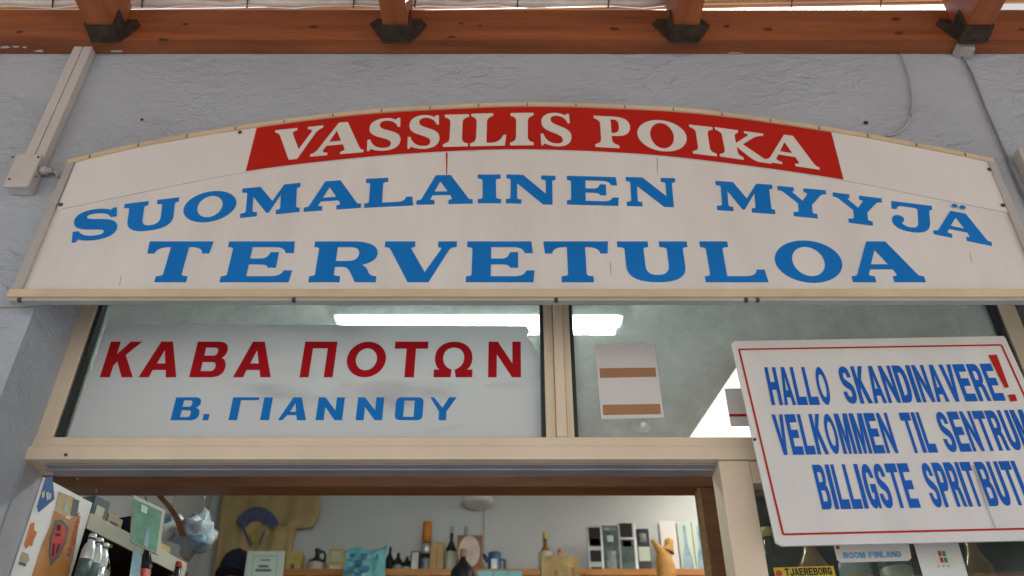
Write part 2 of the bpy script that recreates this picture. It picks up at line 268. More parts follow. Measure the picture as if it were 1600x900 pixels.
SANS = {
'K': ['M0,0 L30,0 L30,32 L38,44 L66,0 L100,0 L58,62 L97,100 L62,100 L30,64 L30,100 L0,100'],
'A': ['M34,100 L66,100 L100,0 L72,0 L67,20 L32,20 L27,0 L0,0', 'M38,38 L61,38 L50,76'],
'B': ['M0,0 L62,0 C90,0 99,12 99,28 C99,42 92,50 82,54 C90,58 95,66 95,76 C95,92 84,100 62,100 L0,100', 'M29,17 L29,42 L58,42 C67,42 70,36 70,29 C70,22 66,17 58,17', 'M29,60 L29,83 L56,83 C64,83 67,79 67,72 C67,64 63,60 56,60'],
'Π': ['M0,0 L0,100 L100,100 L100,0 L73,0 L73,81 L27,81 L27,0'],
'T': ['M0,100 L100,100 L100,80 L64,80 L64,0 L36,0 L36,80 L0,80'],
'Ω': ['M1,0 L44,0 L46,21 C31,26 23,38 23,54 C23,72 34,83 50,83 C66,83 77,72 77,54 C77,38 69,26 54,21 L57,0 L99,0 L99,21 L85,21 C94,29 98,41 98,54 C98,82 78,100 50,100 C22,100 2,82 2,54 C2,41 6,29 15,21 L1,21'],
'N': ['M0,0 L0,100 L29,100 L74,38 L74,100 L100,100 L100,0 L73,0 L26,64 L26,0'],
'Γ': ['M0,0 L0,100 L100,100 L100,88 L32,88 L32,0'],
'I': ['M0,0 L0,100 L100,100 L100,0'], '.': ['M0,0 L0,100 L100,100 L100,0'],
'Y': ['M0,100 L30,100 L51,60 L72,100 L100,100 L65,40 L65,0 L35,0 L35,40'],
'H': ['M0,0 L0,100 L30,100 L30,60 L70,60 L70,100 L100,100 L100,0 L70,0 L70,40 L30,40 L30,0'],
'E': ['M0,0 L0,100 L96,100 L96,80 L32,80 L32,61 L90,61 L90,41 L32,41 L32,20 L100,20 L100,0'],
'L': ['M0,0 L0,100 L32,100 L32,21 L100,21 L100,0'],
'D': ['M0,0 L0,100 L48,100 C84,100 100,82 100,50 C100,18 84,0 48,0', 'M32,19 L32,81 L46,81 C62,81 68,70 68,50 C68,30 62,19 46,19'],
'V': ['M0,100 L32,100 L50,32 L68,100 L100,100 L66,0 L34,0'],
'R': ['M0,0 L0,100 L58,100 C86,100 97,90 97,72 C97,58 90,50 78,46 C88,42 90,34 92,22 C93,10 94,4 100,0 L68,0 C62,6 63,30 56,36 C52,38 44,38 32,38 L32,0', 'M32,56 L32,81 L52,81 C62,81 66,77 66,69 C66,60 61,56 50,56'],
'M': ['M0,0 L0,100 L34,100 L50,38 L66,100 L100,100 L100,0 L76,0 L76,70 L59,0 L41,0 L24,70 L24,0'],
'U': ['M0,100 L32,100 L32,36 C32,24 38,19 50,19 C62,19 68,24 68,36 L68,100 L100,100 L100,36 C100,12 84,0 50,0 C16,0 0,12 0,36'],
'S': ['M94,70 L64,70 C63,80 58,83 49,83 C38,83 34,79 34,73 C34,66 42,64 60,59 C88,52 100,44 100,28 C100,10 82,0 52,0 C20,0 2,10 0,32 L30,32 C32,22 38,17 52,17 C64,17 69,22 69,28 C69,35 62,37 44,41 C16,47 3,56 3,72 C3,90 20,100 49,100 C78,100 93,90 94,70'],
'G': ['M52,54 L100,54 L100,0 L80,0 L77,10 C70,3 62,0 50,0 C18,0 0,18 0,50 C0,82 18,100 52,100 C80,100 96,88 99,68 L68,68 C66,77 60,81 52,81 C38,81 32,72 32,50 C32,28 38,19 52,19 C62,19 68,25 70,35 L52,35'],
'P': ['M0,0 L0,100 L58,100 C88,100 100,88 100,68 C100,46 86,35 58,35 L32,35 L32,0', 'M32,54 L32,81 L52,81 C64,81 68,77 68,68 C68,58 64,54 52,54'],
'J': ['M34,100 L100,100 L100,34 C100,12 84,0 50,0 C16,0 0,12 0,38 L30,38 C30,24 36,19 50,19 C62,19 68,24 68,36 L68,100'],
'F': ['M0,0 L0,100 L100,100 L100,80 L32,80 L32,60 L86,60 L86,40 L32,40 L32,0'],
'C': ['M100,66 L68,66 C66,76 60,81 52,81 C38,81 32,72 32,50 C32,28 38,19 52,19 C61,19 67,25 69,36 L100,36 C98,12 80,0 51,0 C18,0 0,18 0,50 C0,82 18,100 52,100 C80,100 97,88 100,66'],
'O': None}
WIDE = dict(SANS)                   # the blue line on the window film: flat, thin bars
WIDE.update({'O': ['M22,0 L80,0 C94,0 100,8 100,22 L100,78 C100,92 94,100 80,100 L22,100 C8,100 0,92 0,78 L0,22 C0,8 8,0 22,0', 'M30,14 L30,86 L68,86 L68,14'],
 'B': ['M0,0 L74,0 C92,0 100,12 100,28 C100,42 93,50 82,54 C90,58 96,66 96,78 C96,92 88,100 72,100 L0,100', 'M32,13 L32,43 L58,43 C66,43 68,38 68,29 C68,20 66,13 58,13', 'M32,58 L32,87 L56,87 C63,87 65,82 65,73 C65,64 63,58 56,58'],
 'A': ['M42,100 L72,100 L100,0 L68,0 L63,22 L30,22 L15,0 L0,0', 'M38,36 L60,36 L53,76'], 'Y': ['M0,100 L14,100 L48,54 L72,100 L100,100 L64,38 L64,0 L36,0 L36,38'],
 'N': ['M0,0 L0,100 L26,100 L70,42 L70,100 L100,100 L100,0 L72,0 L30,58 L30,0']})
INNER = {'SLAB': (.26, .15), 'FLARE': (.26, .09), 'SANS': (.23, .19)}
def glyph(ch, style):
    tab = {'SLAB': SLAB, 'FLARE': FLARE, 'SANS': SANS, 'WIDE': WIDE}[style]
    if tab.get(ch) is None:
        ix, iy = INNER.get(style, (.3, .18)); return [ell(50, 50, 50, 50), ell(50, 50, 50-100*ix, 50-100*iy)]
    return [arcpts(p) for p in tab[ch]]
def letter(loops, BL, BR, TL, n, m, parent, th=.0007):
    e1 = BR-BL; e2 = TL-BL
    l3 = [[BL+e1*(p.x/100)+e2*(p.y/100) for p in l] for l in loops]
    return MB().prism(l3, -n*th).build('letter', m, parent)
FRONT = Vector((0, -1, 0))
def let3(ch, style, bl, br, tl, Y, m, parent):
    return letter(glyph(ch, style), P(*bl, Y), P(*br, Y), P(*tl, Y), FRONT*-1, m, parent)
def word(text, style, bl, br, ytop, Y, m, parent, gap=.14, widths={}):
    A, B = P(*bl, Y), P(*br, Y); e = (B-A); tot = e.length; e = e.normalized(); up = Vector((-e.z, 0, e.x)); h = P(bl[0], ytop, Y).z-A.z
    ws = [widths.get(c, {'I': .36, 'M': 1.2, 'L': .9, '.': .3, ' ': .6}.get(c, 1.)) for c in text]
    k = tot/(sum(ws)+gap*(len(ws)-1)); x = 0
    for c, q in zip(text, ws):
        if c != ' ':
            a = A+e*x; letter(glyph(c, style), a, a+e*(q*k), a+up*h, -FRONT, m, parent)
        x += (q+gap)*k
def poly(name, pts, Y, th, m, parent=None): # flat plate traced on the plane Y, th towards the street
    return MB().prism([[P(x, y, Y-th) for x, y in pts]], (0, th, 0)).build(name, m, parent)
def screw(px, py, Y, r=.004, parent=None, m='screw', name='screw'):
    c = P(px, py, Y); b = MB(); n = 10
    ring = lambda R, y: [(c.x+R*math.cos(2*math.pi*i/n), y, c.z+R*math.sin(2*math.pi*i/n)) for i in range(n)]
    b.add(ring(r, Y)+ring(r, Y-.0015)+ring(r*.6, Y-.0025), [(i, (i+1) % n, n+(i+1) % n, n+i) for i in range(n)]+[(n+i, n+(i+1) % n, 2*n+(i+1) % n, 2*n+i) for i in range(n)]+[tuple(2*n+i for i in range(n))])
    return b.build(name, m, parent)
# ------------------------------------------------------------------ setting: ground
tag(MB().box(-200, 200, -200, 200, -.3, 0).build('ground', 'ground'), kind='structure')
# ------------------------------------------------------------------ shop building
YF = .14                            # front of the door and window frame, set back in the wall
XL, XR = P(55, 480, 0).x, 1.02      # opening
ZB = P(800, 85, 0).z                # wall meets the ledger
ZLT = P(800, 15, -.042).z
ZTOP = ZLT-.03; ZOP = P(800, 466, .2).z
RX0, RX1, RY1 = -1.5, 1.34, 2.9     # room
cz = lambda y: 3.0+.2*(y-.2)        # ceiling rises to the back
bd = thing('shop_building', (0, 0, 0), 'low shop building with rough blue-grey plastered front', 'building')
MB().box(-4, XL, 0, .2, 0, ZTOP).box(XR, 4, 0, .2, 0, ZTOP).box(XL, XR, 0, .2, ZOP, ZTOP).build('front_wall', 'stucco', bd)
MB().box(RX0-.15, RX1+.15, RY1, RY1+.15, 0, 3.75).build('back_wall', 'intwall', bd)
for a, b in ((RX0-.15, RX0), (RX1, RX1+.15)): MB().box(a, b, .2, RY1, 0, 3.75).build('side_wall', 'intwall', bd)
MB().box(RX0, RX1, .2, RY1, .001, .012).build('floor', 'floor', bd)
x = RX0
while x < RX1:
    x1 = min(x+.118, RX1)
    MB().hexa([(x, .2, cz(.2)), (x1, .2, cz(.2)), (x1, RY1, cz(RY1)), (x, RY1, cz(RY1))], [(x, .2, cz(.2)+.02), (x1, .2, cz(.2)+.02), (x1, RY1, cz(RY1)+.02), (x, RY1, cz(RY1)+.02)]).build('ceiling_board', 'ceil', bd)
    x += .122
MB().hexa([(RX0-.15, .2, cz(.2)+.03), (RX1+.15, .2, cz(.2)+.03), (RX1+.15, RY1, cz(RY1)+.03), (RX0-.15, RY1, cz(RY1)+.03)], [(RX0-.15, .2, cz(.2)+.13), (RX1+.15, .2, cz(.2)+.13), (RX1+.15, RY1, cz(RY1)+.13), (RX0-.15, RY1, cz(RY1)+.13)]).build('light_block_roof', 'greytrim', bd)  # unseen roof slab, added to keep sky light from leaking into the room
MB().hexa([(RX1-.05, .2, cz(.2)-.05), (RX1, .2, cz(.2)-.05), (RX1, RY1, cz(RY1)-.05), (RX1-.05, RY1, cz(RY1)-.05)], [(RX1-.05, .2, cz(.2)-.002), (RX1, .2, cz(.2)-.002), (RX1, RY1, cz(RY1)-.002), (RX1-.05, RY1, cz(RY1)-.002)]).build('ceiling_batten', 'boxwood', bd)
def ceilpt(px, py, drop=0):         # pixel onto the sloping ceiling
    n = Vector((0, -.2, 1)).normalized(); return onplane(px, py, Vector((0, .2, cz(.2)-drop)), n)
a, b = ceilpt(1150, 556, .02), ceilpt(1085, 682, .02); sx = (a.x+b.x)/2
sk = thing('skylight', (sx, 1.5, cz(1.5)), 'glowing skylight panel with pale wooden trim in the ceiling, seen through the transom', 'skylight')
def ceilslab(x0, x1, y0, y1, d0, d1): return MB().hexa([(x0, y0, cz(y0)-d0), (x1, y0, cz(y0)-d0), (x1, y1, cz(y1)-d0), (x0, y1, cz(y1)-d0)], [(x0, y0, cz(y0)-d1), (x1, y0, cz(y0)-d1), (x1, y1, cz(y1)-d1), (x0, y1, cz(y1)-d1)])
ya, yb = ceilpt(1150, 545, .02).y, 2.7
ceilslab(sx, sx+.5, ya, yb, .016, .004).build('panel', 'skylight', sk)
ceilslab(sx-.07, sx-.002, ya-.06, yb, .03, .003).build('trim', 'boxwood', sk)
ceilslab(sx, sx+.56, ya-.06, ya-.002, .029, .003).build('trim', 'boxwood', sk)
# ------------------------------------------------------------------ shopfront frame
fr = thing('shopfront_frame', (0, YF, 0), 'beige aluminium door and window frame set in the plastered opening', 'door frame')
FX0, FX1 = P(120, 480, YF).x, 1.0
JX = P(152, 478, YF).x; MX0, MX1 = P(848, 478, YF).x, P(889, 478, YF).x
Z1, Z2 = P(600, 684, YF).z, P(600, 722, YF).z; Z2R = P(1150, 757, YF).z
PX0, PX1 = P(1121, 722, YF).x, P(1169, 722, YF).x; D = .055
YHD = CY+(Z2-CZ)/(ray(600, 742).z/ray(600, 742).y)
MB().box(FX0, JX, YF, YF+D, Z1, ZOP-.001).build('jamb', 'beige', fr, .002)
MB().box(FX0-.012, P(66, 745, YF+D).x, YF-.01, YF+D, 0, Z2-.0035).build('jamb', 'frame', fr, .002)
MB().box(P(1560, 480, YF).x, FX1, YF, YF+D, 0, ZOP-.001).build('jamb', 'beige', fr, .002)
MB().box(FX0-.012, FX1, YF-.012, YF+D+.002, Z2+.0, Z1-.022).build('transom_rail', 'beige', fr, .002)
MB().box(FX0, FX1, YF-.004, YF+D, Z1-.0215, Z1).build('glazing_bead', 'beige', fr, .003)
MB().box(PX1, P(1560, 480, YF).x, YF-.006, YF+D, Z2R, Z2-.001).build('window_rail', 'beige', fr, .002)
MB().box(PX0, PX1, YF-.008, YF+D, 0, Z2-.001).build('post', 'beige', fr, .002)
MB().box(JX, PX0, YF+.004, YHD, Z2-.003, Z2-.0012).build('door_head', 'frame', fr)
MB().box(JX-.005, PX0, YF+.02, YF+.026, Z2-.006, Z2-.0032).build('door_seal', 'frame', fr)
mw = MX1-MX0
for i, (q0, q1, dy) in enumerate(((0, .36, .004), (.37, .72, -.006), (.73, 1, .004))):
    MB().box(MX0+mw*q0, MX0+mw*q1, YF+dy, YF+D, Z1, ZOP-.001).build('mullion', 'beige', fr, .002)
for xx in (JX+.006, MX0-.0035, MX1+.0035, P(1560, 480, YF).x-.006): MB().box(xx-.003, xx+.003, YF+.003, YF+.03, Z1, ZOP-.001).build('gasket', 'rubber', fr)
MB().box(JX, MX0, YF+.022, YF+.026, Z1, ZOP-.001).build('pane', 'glass', fr)
MB().box(MX1, P(1560, 480, YF).x, YF+.022, YF+.026, Z1, ZOP-.001).build('pane', 'glass', fr)
MB().box(PX1, P(1560, 480, YF).x, YF+.022, YF+.026, .9, Z2R).build('pane', 'cleanglass', fr)
MB().box(PX1, P(1560, 480, YF).x, YF, YF+D, 0, .9).build('sill_panel', 'beige', fr)
screw(103, 711, YF-.012, .003, fr)
# ------------------------------------------------------------------ pergola
pg = thing('pergola', (0, -1.3, 0), 'stained pine pergola beam and rafters with reed matting above the shop front', 'pergola')
lg = MB().box(-4, 4, -.042, -.001, ZB, ZLT).build('ledger', 'wood', pg, .002)
for px, py, r in ((30, 50, .007), (290, 38, .006), (490, 42, .008), (720, 37, .005), (705, 58, .007), (750, 40, .005), (960, 45, .009), (1135, 41, .006), (1200, 46, .008), (1400, 30, .009), (1405, 52, .008), (1597, 46, .006), (255, 62, .008)):
    c = P(px, py, -.042); r *= .9; MB().prism([[(c.x+r*random.uniform(1.1, 1.8)*math.cos(t), -.0422, c.z+r*random.uniform(.6, .9)*math.sin(t)) for t in [i*math.pi/6 for i in range(12)]]], (0, -.0004, 0)).build('knot', 'knot', lg)
for px, py, a_, b_ in ((8, 74, 12, 2.5), (24, 73, 8, 2), (38, 74, 5, 1.5), (62, 80, 9, 2.5), (182, 80, 12, 2.5), (1150, 83, 16, 1.2)):
    MB().prism([[onplane(px+a_*random.uniform(.5, 1)*math.cos(t), py+b_*random.uniform(.4, 1)*math.sin(t), Vector((0, 0, ZB-.0006)), Vector((0, 0, 1))) for t in [k*math.pi/9 for k in range(18)]]], (0, 0, .0004)).build('paint_smear', 'plastic', lg)
ZR0 = P(620, 58, -.05).z
RXS = [P(q, 40, -.05).x for q in (172, 622, 1066, 1512)]
RXS = [RXS[0]-(RXS[1]-RXS[0])]+RXS+[RXS[3]+(RXS[3]-RXS[2])]
for rx in RXS:
    h0, h1 = ZR0, ZLT+.03
    rf = MB().hexa([(rx-.028, -.043, h0), (rx+.028, -.043, h0), (rx+.028, -3.2, h0-.12), (rx-.028, -3.2, h0-.12)], [(rx-.028, -.043, h1), (rx+.028, -.043, h1), (rx+.028, -3.2, h1-.12), (rx-.028, -3.2, h1-.12)]).build('rafter', 'rafter', pg, .003)
    b = MB(); b.prism([[(rx+dx, -.0425, ZR0+dz) for dx, dz in ((-.066, .055), (-.05, .075), (-.03, .07), (.03, .07), (.05, .072), (.064, .05), (.05, .02), (.03, -.012), (-.03, -.012), (-.05, .025))]], (0, -.002, 0))
    b.box(rx-.031, rx+.031, -.085, -.0446, ZR0-.006, ZR0-.0025); b.box(rx-.032, rx-.029, -.085, -.0446, ZR0-.0025, ZR0+.05); b.box(rx+.029, rx+.032, -.085, -.0446, ZR0-.0025, ZR0+.05)
    b.build('bracket', 'iron', rf)
mt = MB(); y = 0
for i in range(225):
    q = i*.0135; rr = random.uniform(.0045, .0075); pts = []
    for k in range(9):
        xx = -2.6+k*.65; pts.append((xx, -.010-.02*xx-q+random.uniform(-.002, .002), ZLT+.042-q*.038+random.uniform(-.002, .003)))
    mt.tube(pts, rr, 6)
tag(mt.build('reed_mat', 'reed', pg), kind='stuff')
pts = [(-1.45+k*.05, -.05+.002*math.sin(k*1.7), ZLT+.013+.003*math.sin(k*2.3)) for k in range(37)]
MB().tube(pts, [.0085+.002*math.sin(k*1.1) for k in range(37)], 10).build('rolled_film', 'film', pg)
for px in (82, 222, 386, 552, 648, 808, 950, 1236, 1375): 
    c = P(px, 9, -.052); MB().tube([(c.x, -.052, ZLT+.05), (c.x+.002, -.062, ZLT+.01), (c.x, -.05, ZLT-.004)], .0022, 6).build('wire_tie', 'screw', pg)
MB().box(-4, 4, -3.25, -3.2, ZR0-.14, ZLT-.08).build('front_beam', 'wood', pg)
for xx in (-2.6, 2.6): MB().box(xx-.05, xx+.05, -3.2, -3.1, 0, ZR0-.12).build('support_post', 'wood', pg)
# ------------------------------------------------------------------ arched sign
YS = -.034
sg = thing('arched_sign', (0, YS, P(800, 463, YS).z), 'wide arched white sign with red lettered band above large blue TERVETULOA', 'sign')
top = [(106, 251), (230, 222), (400, 194), (560, 174), (700, 165), (820, 161), (950, 164), (1100, 173), (1300, 201), (1450, 228), (1553, 249)]
def smooth(pts, n=6):               # Catmull-Rom through pixels
    out = []
    for i in range(len(pts)-1):
        p = [Vector(pts[max(0, min(len(pts)-1, i+k))]) for k in (-1, 0, 1, 2)]
        for j in range(n):
            t = j/n; out.append(tuple(.5*((2*p[1])+(p[2]-p[0])*t+(2*p[0]-5*p[1]+4*p[2]-p[3])*t*t+(3*p[1]-p[0]-3*p[2]+p[3])*t**3)))
    return out+[tuple(pts[-1])]
tops = smooth(top)
poly('board', [(20, 456)]+tops+[(1640, 456)], -.022, .012, 'sign', sg)
for xx in (-.7, 0., .7): MB().box(xx-.02, xx+.02, -.0218, -.0002, ZOP+.05, ZOP+.2).build('spacer', 'greytrim', sg)
low = smooth([(86, 328), (200, 304), (385, 268), (560, 247), (700, 237), (830, 234), (1000, 241), (1150, 257), (1317, 281), (1450, 307), (1588, 334)])
inner = [(x, y+6) for x, y in tops]
def clipx(pts, x0, x1):
    def at(x):
        for a, b in zip(pts, pts[1:]):
            if a[0] <= x <= b[0]: return (x, a[1]+(b[1]-a[1])*(x-a[0])/(b[0]-a[0]))
        return pts[0] if x < pts[0][0] else pts[-1]
    return [at(x0)]+[p for p in pts if x0 < p[0] < x1]+[at(x1)]
poly('overlay_panel', clipx(inner, 118, 1547)+list(reversed(clipx(low, 88, 1586))), YS-.0004, .0028, 'signtop', sg)
YO = YS-.0036
rb = poly('red_band', clipx(inner, 401, 1299)+list(reversed(clipx([(x, y-1) for x, y in low], 384, 1318))), YO, .0006, 'red', sg)
# edge trims
tr = MB(); outer = [P(x, y-1.5, YS-.007) for x, y in tops]; inn = [P(x, y+3.8, YS-.007) for x, y in tops]
tr.prism([outer+list(reversed(inn))], (0, .0068, 0)); tr.build('top_trim', 'edge', sg)
for (a, b, nm) in (((14, 460), (106, 251), 0), ((1646, 460), (1553, 249), 1)):
    s = 1 if nm == 0 else -1
    poly('side_trim', [a, b, (b[0]+s*11, b[1]-2*s*(1 if s > 0 else -1)), (a[0]+s*16, a[1])], YS-.0002, .006, 'greytrim', sg)
za, zb = P(800, 463, -.05).z, P(800, 451, -.05).z
MB().box(P(10, 461, -.05).x, P(1655, 461, -.05).x, -.05, -.03, za, zb).build('bottom_rail', 'edge', sg, .0015)
MB().box(P(10, 461, -.05).x+.004, P(1655, 461, -.05).x-.004, -.046, -.032, za-.006, za-.0002).build('rail_channel', 'greytrim', sg, .001)
for px in (30, 459, 869, 1166, 1184):
    MB().box(P(px, 467, -.047).x-.003, P(px, 467, -.047).x+.003, -.0475, -.04, za-.0065, za-.001).build('screw', 'screw', sg)
for px, py in ((115, 253), (375, 207), (95, 320), (1546, 265), (1567, 321)): screw(px, py, YO, .0042, sg)
for k in range(19):
    q = 140+k*76; yy = clipx(tops, q, q+1)[0][1]; a = P(q, yy+2, YS-.0072); MB().box(a.x-.0008, a.x+.0008, -.0425, YS-.0072, a.z-.004, a.z+.004).build('nail', 'screw', sg)
YL = YS-.0003
for ch, bl, br, tl in (('V', (421, 253), (498, 245), (430.6, 203.8)), ('A', (484.4, 245), (567.8, 238), (492.5, 195)), ('S', (571, 237.5), (625.6, 233.8), (577, 186.6)), ('S', (634.4, 233.8), (686.9, 231.9), (639, 181)), ('I', (692, 229.7), (731, 228.8), (695, 179.7)), ('L', (734.4, 228.8), (791, 227.5), (736.6, 178)), ('I', (796.9, 227.5), (833.8, 227), (797.8, 177)), ('S', (843.8, 228), (894.4, 229.7), (843.8, 176)),
    ('P', (930.3, 229.7), (987.5, 232.8), (927.5, 181)), ('O', (997.8, 233.4), (1076, 240), (994, 185)), ('I', (1082.8, 240), (1120.3, 244.4), (1076.6, 195)), ('K', (1125, 244.7), (1206, 256), (1116.6, 199)), ('A', (1195, 252.5), (1281, 265.6), (1186.6, 205))):
    let3(ch, 'FLARE', bl, br, tl, YO-.0008-.0008*(bl[0] == 1195), 'cream', rb)
for ch, bl, br, tl in (('S', (110.6, 379.6), (182, 371), (116, 331)), ('U', (187.5, 366), (275, 355), (195, 319)), ('O', (283, 352), (366.8, 341.8), (290.3, 304)), ('M', (375, 340.6), (467.9, 331), (379, 295)), ('A', (474.5, 331), (564, 324.7), (478, 285.7)), ('L', (569, 324.7), (645.5, 321), (572.4, 279.7)), ('A', (650.7, 320), (738.8, 318), (651, 274.8)), ('I', (746.6, 317.5), (783, 317.5), (746.6, 273)), ('N', (790.5, 317.5), (869, 320), (791.4, 272.7)), ('E', (886, 319.5), (967.5, 321.8), (885.8, 275)), ('N', (979.7, 321.8), (1058.5, 323.9), (977.6, 276.8)),
    ('M', (1120.6, 328.2), (1211.6, 334.6), (1117.7, 282.9)), ('Y', (1217.9, 335.7), (1295.6, 343), (1214.4, 290.7)), ('Y', (1303.7, 345), (1382, 355), (1301, 300.8)), ('J', (1393, 358.5), (1459, 367), (1391.5, 314)), ('A', (1459, 365.8), (1550, 384.5), (1454, 323.3))):
    let3(ch, 'SLAB', bl, br, tl, YL, 'blue', sg)
for px, py in ((1490.5, 323), (1503, 325.5)):
    c = P(px, py, YL); MB().prism([[(c.x+.0055*math.cos(t), YL-.003, c.z+.0045*math.sin(t)) for t in [i*math.pi/8 for i in range(16)]]], (0, -.0007, 0)).build('letter', 'blue', sg)
for ch, l, r in (('T', (234, 378), (333.6, 378)), ('E', (343, 441), (453, 441)), ('R', (481.7, 441.5), (587, 441.5)), ('V', (602, 379), (714, 379)), ('E', (727.8, 442), (835.6, 442)), ('T', (849, 379), (950, 379)), ('U', (964, 379), (1073, 379)), ('L', (1103, 442), (1201, 442)), ('O', (1209.8, 403), (1315.5, 409)), ('A', (1332.5, 439.5), (1446, 439))):
    xa, xb = P(*l, YL).x, P(*r, YL).x; yt, yb_ = (376, 442) if ch == 'O' else (377.5, 441)
    z0, z1 = P(800, yb_, YL).z, P(800, yt, YL).z
    letter(glyph(ch, 'SLAB'), Vector((xa, YL, z0)), Vector((xb, YL, z0)), Vector((xa, YL, z1)), -FRONT, 'blue', sg)
poly('paint_run', [(696.5, 236), (699.5, 236), (698.6, 272), (697.4, 272)], YL, .0003, 'red', sg)
for q in ([(1026, 246), (1027.6, 246), (1028, 271), (1027, 271)], [(189, 432), (190, 432), (187, 446), (186, 446)], [(953, 410), (954.5, 410), (955.5, 428), (954.5, 428)], [(1515, 395), (1516, 395), (1519, 410), (1518, 410)]): poly('scratch', q, YL, .0003, 'greytrim', sg)
# ------------------------------------------------------------------ fittings on the wall
def ductx(px, py): return P(px, py, -.02)
a, b = P(142, 84, -.02), P(66, 250, -.02)
dt = thing('cable_duct', (a.x, 0, b.z), 'pale two-channel plastic cable duct running down the wall from the beam', 'cable duct')
xm = (a.x+b.x)/2; wd = P(72, 250, -.02).x-P(40, 250, -.02).x
for s0, s1 in ((0, .48), (.52, 1)): MB().box(xm-wd+wd*s0, xm-wd+wd*s1, -.022, -.0005, b.z-.002, ZB+.004).build('channel', 'plastic', dt, .0015)
jb = thing('junction_box', (xm-.03, 0, P(40, 285, -.03).z), 'grey square junction box at the lower end of the cable duct', 'junction box')
c0, c1 = P(4, 289, -.032), P(66, 240, -.032)
MB().box(c0.x+.003, c1.x-.003, -.024, -.0005, c0.z, c1.z-.001).build('body', 'plastic', jb, .003)
MB().box(c0.x, c1.x, -.032, -.0245, c0.z-.003, c1.z).build('lid', 'plastic', jb, .003)
for px, py in ((15, 280), (57, 276), (20, 246), (60, 246)): screw(px, py, -.0321, .0022, jb)
g0 = P(70, 266, -.015); MB().tube([(c1.x-.004, -.014, g0.z), (c1.x+.012, -.014, g0.z), (c1.x+.0121, -.014, g0.z), (c1.x+.022, -.014, g0.z)], [.009, .009, .006, .006], 10).build('gland', 'plastic', jb)
MB().tube([(c1.x+.022, -.014, g0.z), (c1.x+.03, -.012, g0.z-.004), (c1.x+.034, -.006, g0.z-.012)], .003, 8).build('cable_end', 'cable', jb)
def cable(name, pts, Y, r, m, label):
    o = MB().tube([P(x, y, Y) for x, y in smooth(pts, 5)], r, 8).build(name, m); return tag(o, label, 'cable')
cable('looped_cable', [(1408, 84), (1418, 112), (1425, 150), (1422, 185), (1405, 206), (1384, 212)], -.005, .0024, 'cable', 'thin pale cable curving from the beam to the arched sign')
cable('dark_cable', [(1502, 86), (1518, 115), (1540, 170), (1567, 232), (1592, 290), (1625, 360)], -.006, .0026, 'darkcable', 'dark cable running down the wall right of the arched sign')
cable('wall_wire', [(-60, 480), (0, 478.5), (35, 478), (60, 475)], -.004, .0022, 'cable', 'pale wire on the wall under the left end of the arched sign')
for px, py, m, lb in ((221, 187, 'plastic', 'pale plastic wall plug left above the arched sign'), (1353, 192, 'black', 'black screw hole plug in the plaster above the right end of the sign')):
    c = P(px, py, -.001); t = thing('wall_plug', (c.x, 0, c.z), lb, 'wall plug')
    screw(px, py, -.0003, .0075 if m == 'plastic' else .005, t, m, 'rim'); screw(px+.5, py, -.0032, .0035, t, 'black', 'hole')
a = P(1590, 230, -.03); eb = thing('meter_box', (a.x+.1, 0, a.z-.4), 'white electrical box at the right edge of the wall', 'electrical box')
MB().box(a.x, a.x+.25, -.03, -.0005, a.z-.14, a.z).build('body', 'plastic', eb, .004); MB().box(a.x+.01, a.x+.24, -.036, -.0302, a.z-.13, a.z-.01).build('lid', 'white', eb, .003)
a = P(1525, 78, -.05); tag(MB().prism([[(a.x-.02, -.0005, ZB-.001), (a.x+.02, -.0005, ZB-.001), (a.x+.014, -.0005, ZB-.022), (a.x-.012, -.0005, ZB-.014)]], (0, -.03, 0)).build('cable_clip', 'cable'), 'small grey clip under the beam where the dark cable starts', 'clip')
# ------------------------------------------------------------------ window film sign and papers on the glass
YG = YF+.0215
wf = thing('window_film_sign', (P(480, 680, YG).x, YG, Z1), 'grubby white window film with red and blue Greek lettering in the left transom', 'sign')
poly('film', [(105, 683), (166, 512), (178, 507), (500, 507.5), (822, 509), (828, 517), (823, 526), (832, 538), (839, 553), (844, 590), (845, 683)], YG, .0006, 'wfilm', wf)
YGL = YG-.0009
def flat(ch, style, l, r, yt, yb_, m, parent, Y):
    xa, xb = P(*l, Y).x, P(*r, Y).x; z0, z1 = P(500, yb_, Y).z, P(500, yt, Y).z
    letter(glyph(ch, style), Vector((xa, Y, z0)), Vector((xb, Y, z0)), Vector((xa, Y, z1)), -FRONT, m, parent, .0004)
for ch, l, r in (('K', (156, 589.5), (207.6, 589.5)), ('A', (216.6, 589.5), (275.4, 589.5)), ('B', (295.5, 589.5), (349, 589.5)), ('A', (364, 589.5), (423, 589.5)), ('Π', (468, 589.5), (519.7, 589.5)), ('O', (542, 562), (603, 562)), ('T', (617.8, 534.4), (669.4, 534.4)), ('Ω', (676.6, 590), (738.4, 590)), ('N', (762.5, 589.5), (814, 589.5))): flat(ch, 'SANS', l, r, 534, 589.5, 'darkred', wf, YGL)
for ch, l, r in (('B', (266.4, 656.5), (309, 656.5)), ('Γ', (357, 656.5), (405, 622)), ('I', (406.5, 656.5), (420, 656.5)), ('A', (434.4, 656.5), (478, 656.5)), ('N', (493, 656.5), (534.4, 656.5)), ('N', (555.6, 656.5), (597, 656.5)), ('O', (617.8, 639), (661, 639)), ('Y', (672.5, 621), (713.4, 621))): flat(ch, 'WIDE', l, r, 621, 656.5, 'blue', wf, YGL)
flat('.', 'SANS', (316.5, 656), (325.5, 656), 647, 656.5, 'blue', wf, YGL)
nn = thing('paper_notice', (P(985, 655, YG).x, YG, P(985, 655, YG).z), 'white paper notice with two brown tape bars on the right transom glass', 'notice')
poly('sheet', [(929, 539), (1022.6, 537.6), (1037.6, 652.5), (939.5, 655)], YG, .0006, 'paper', nn)
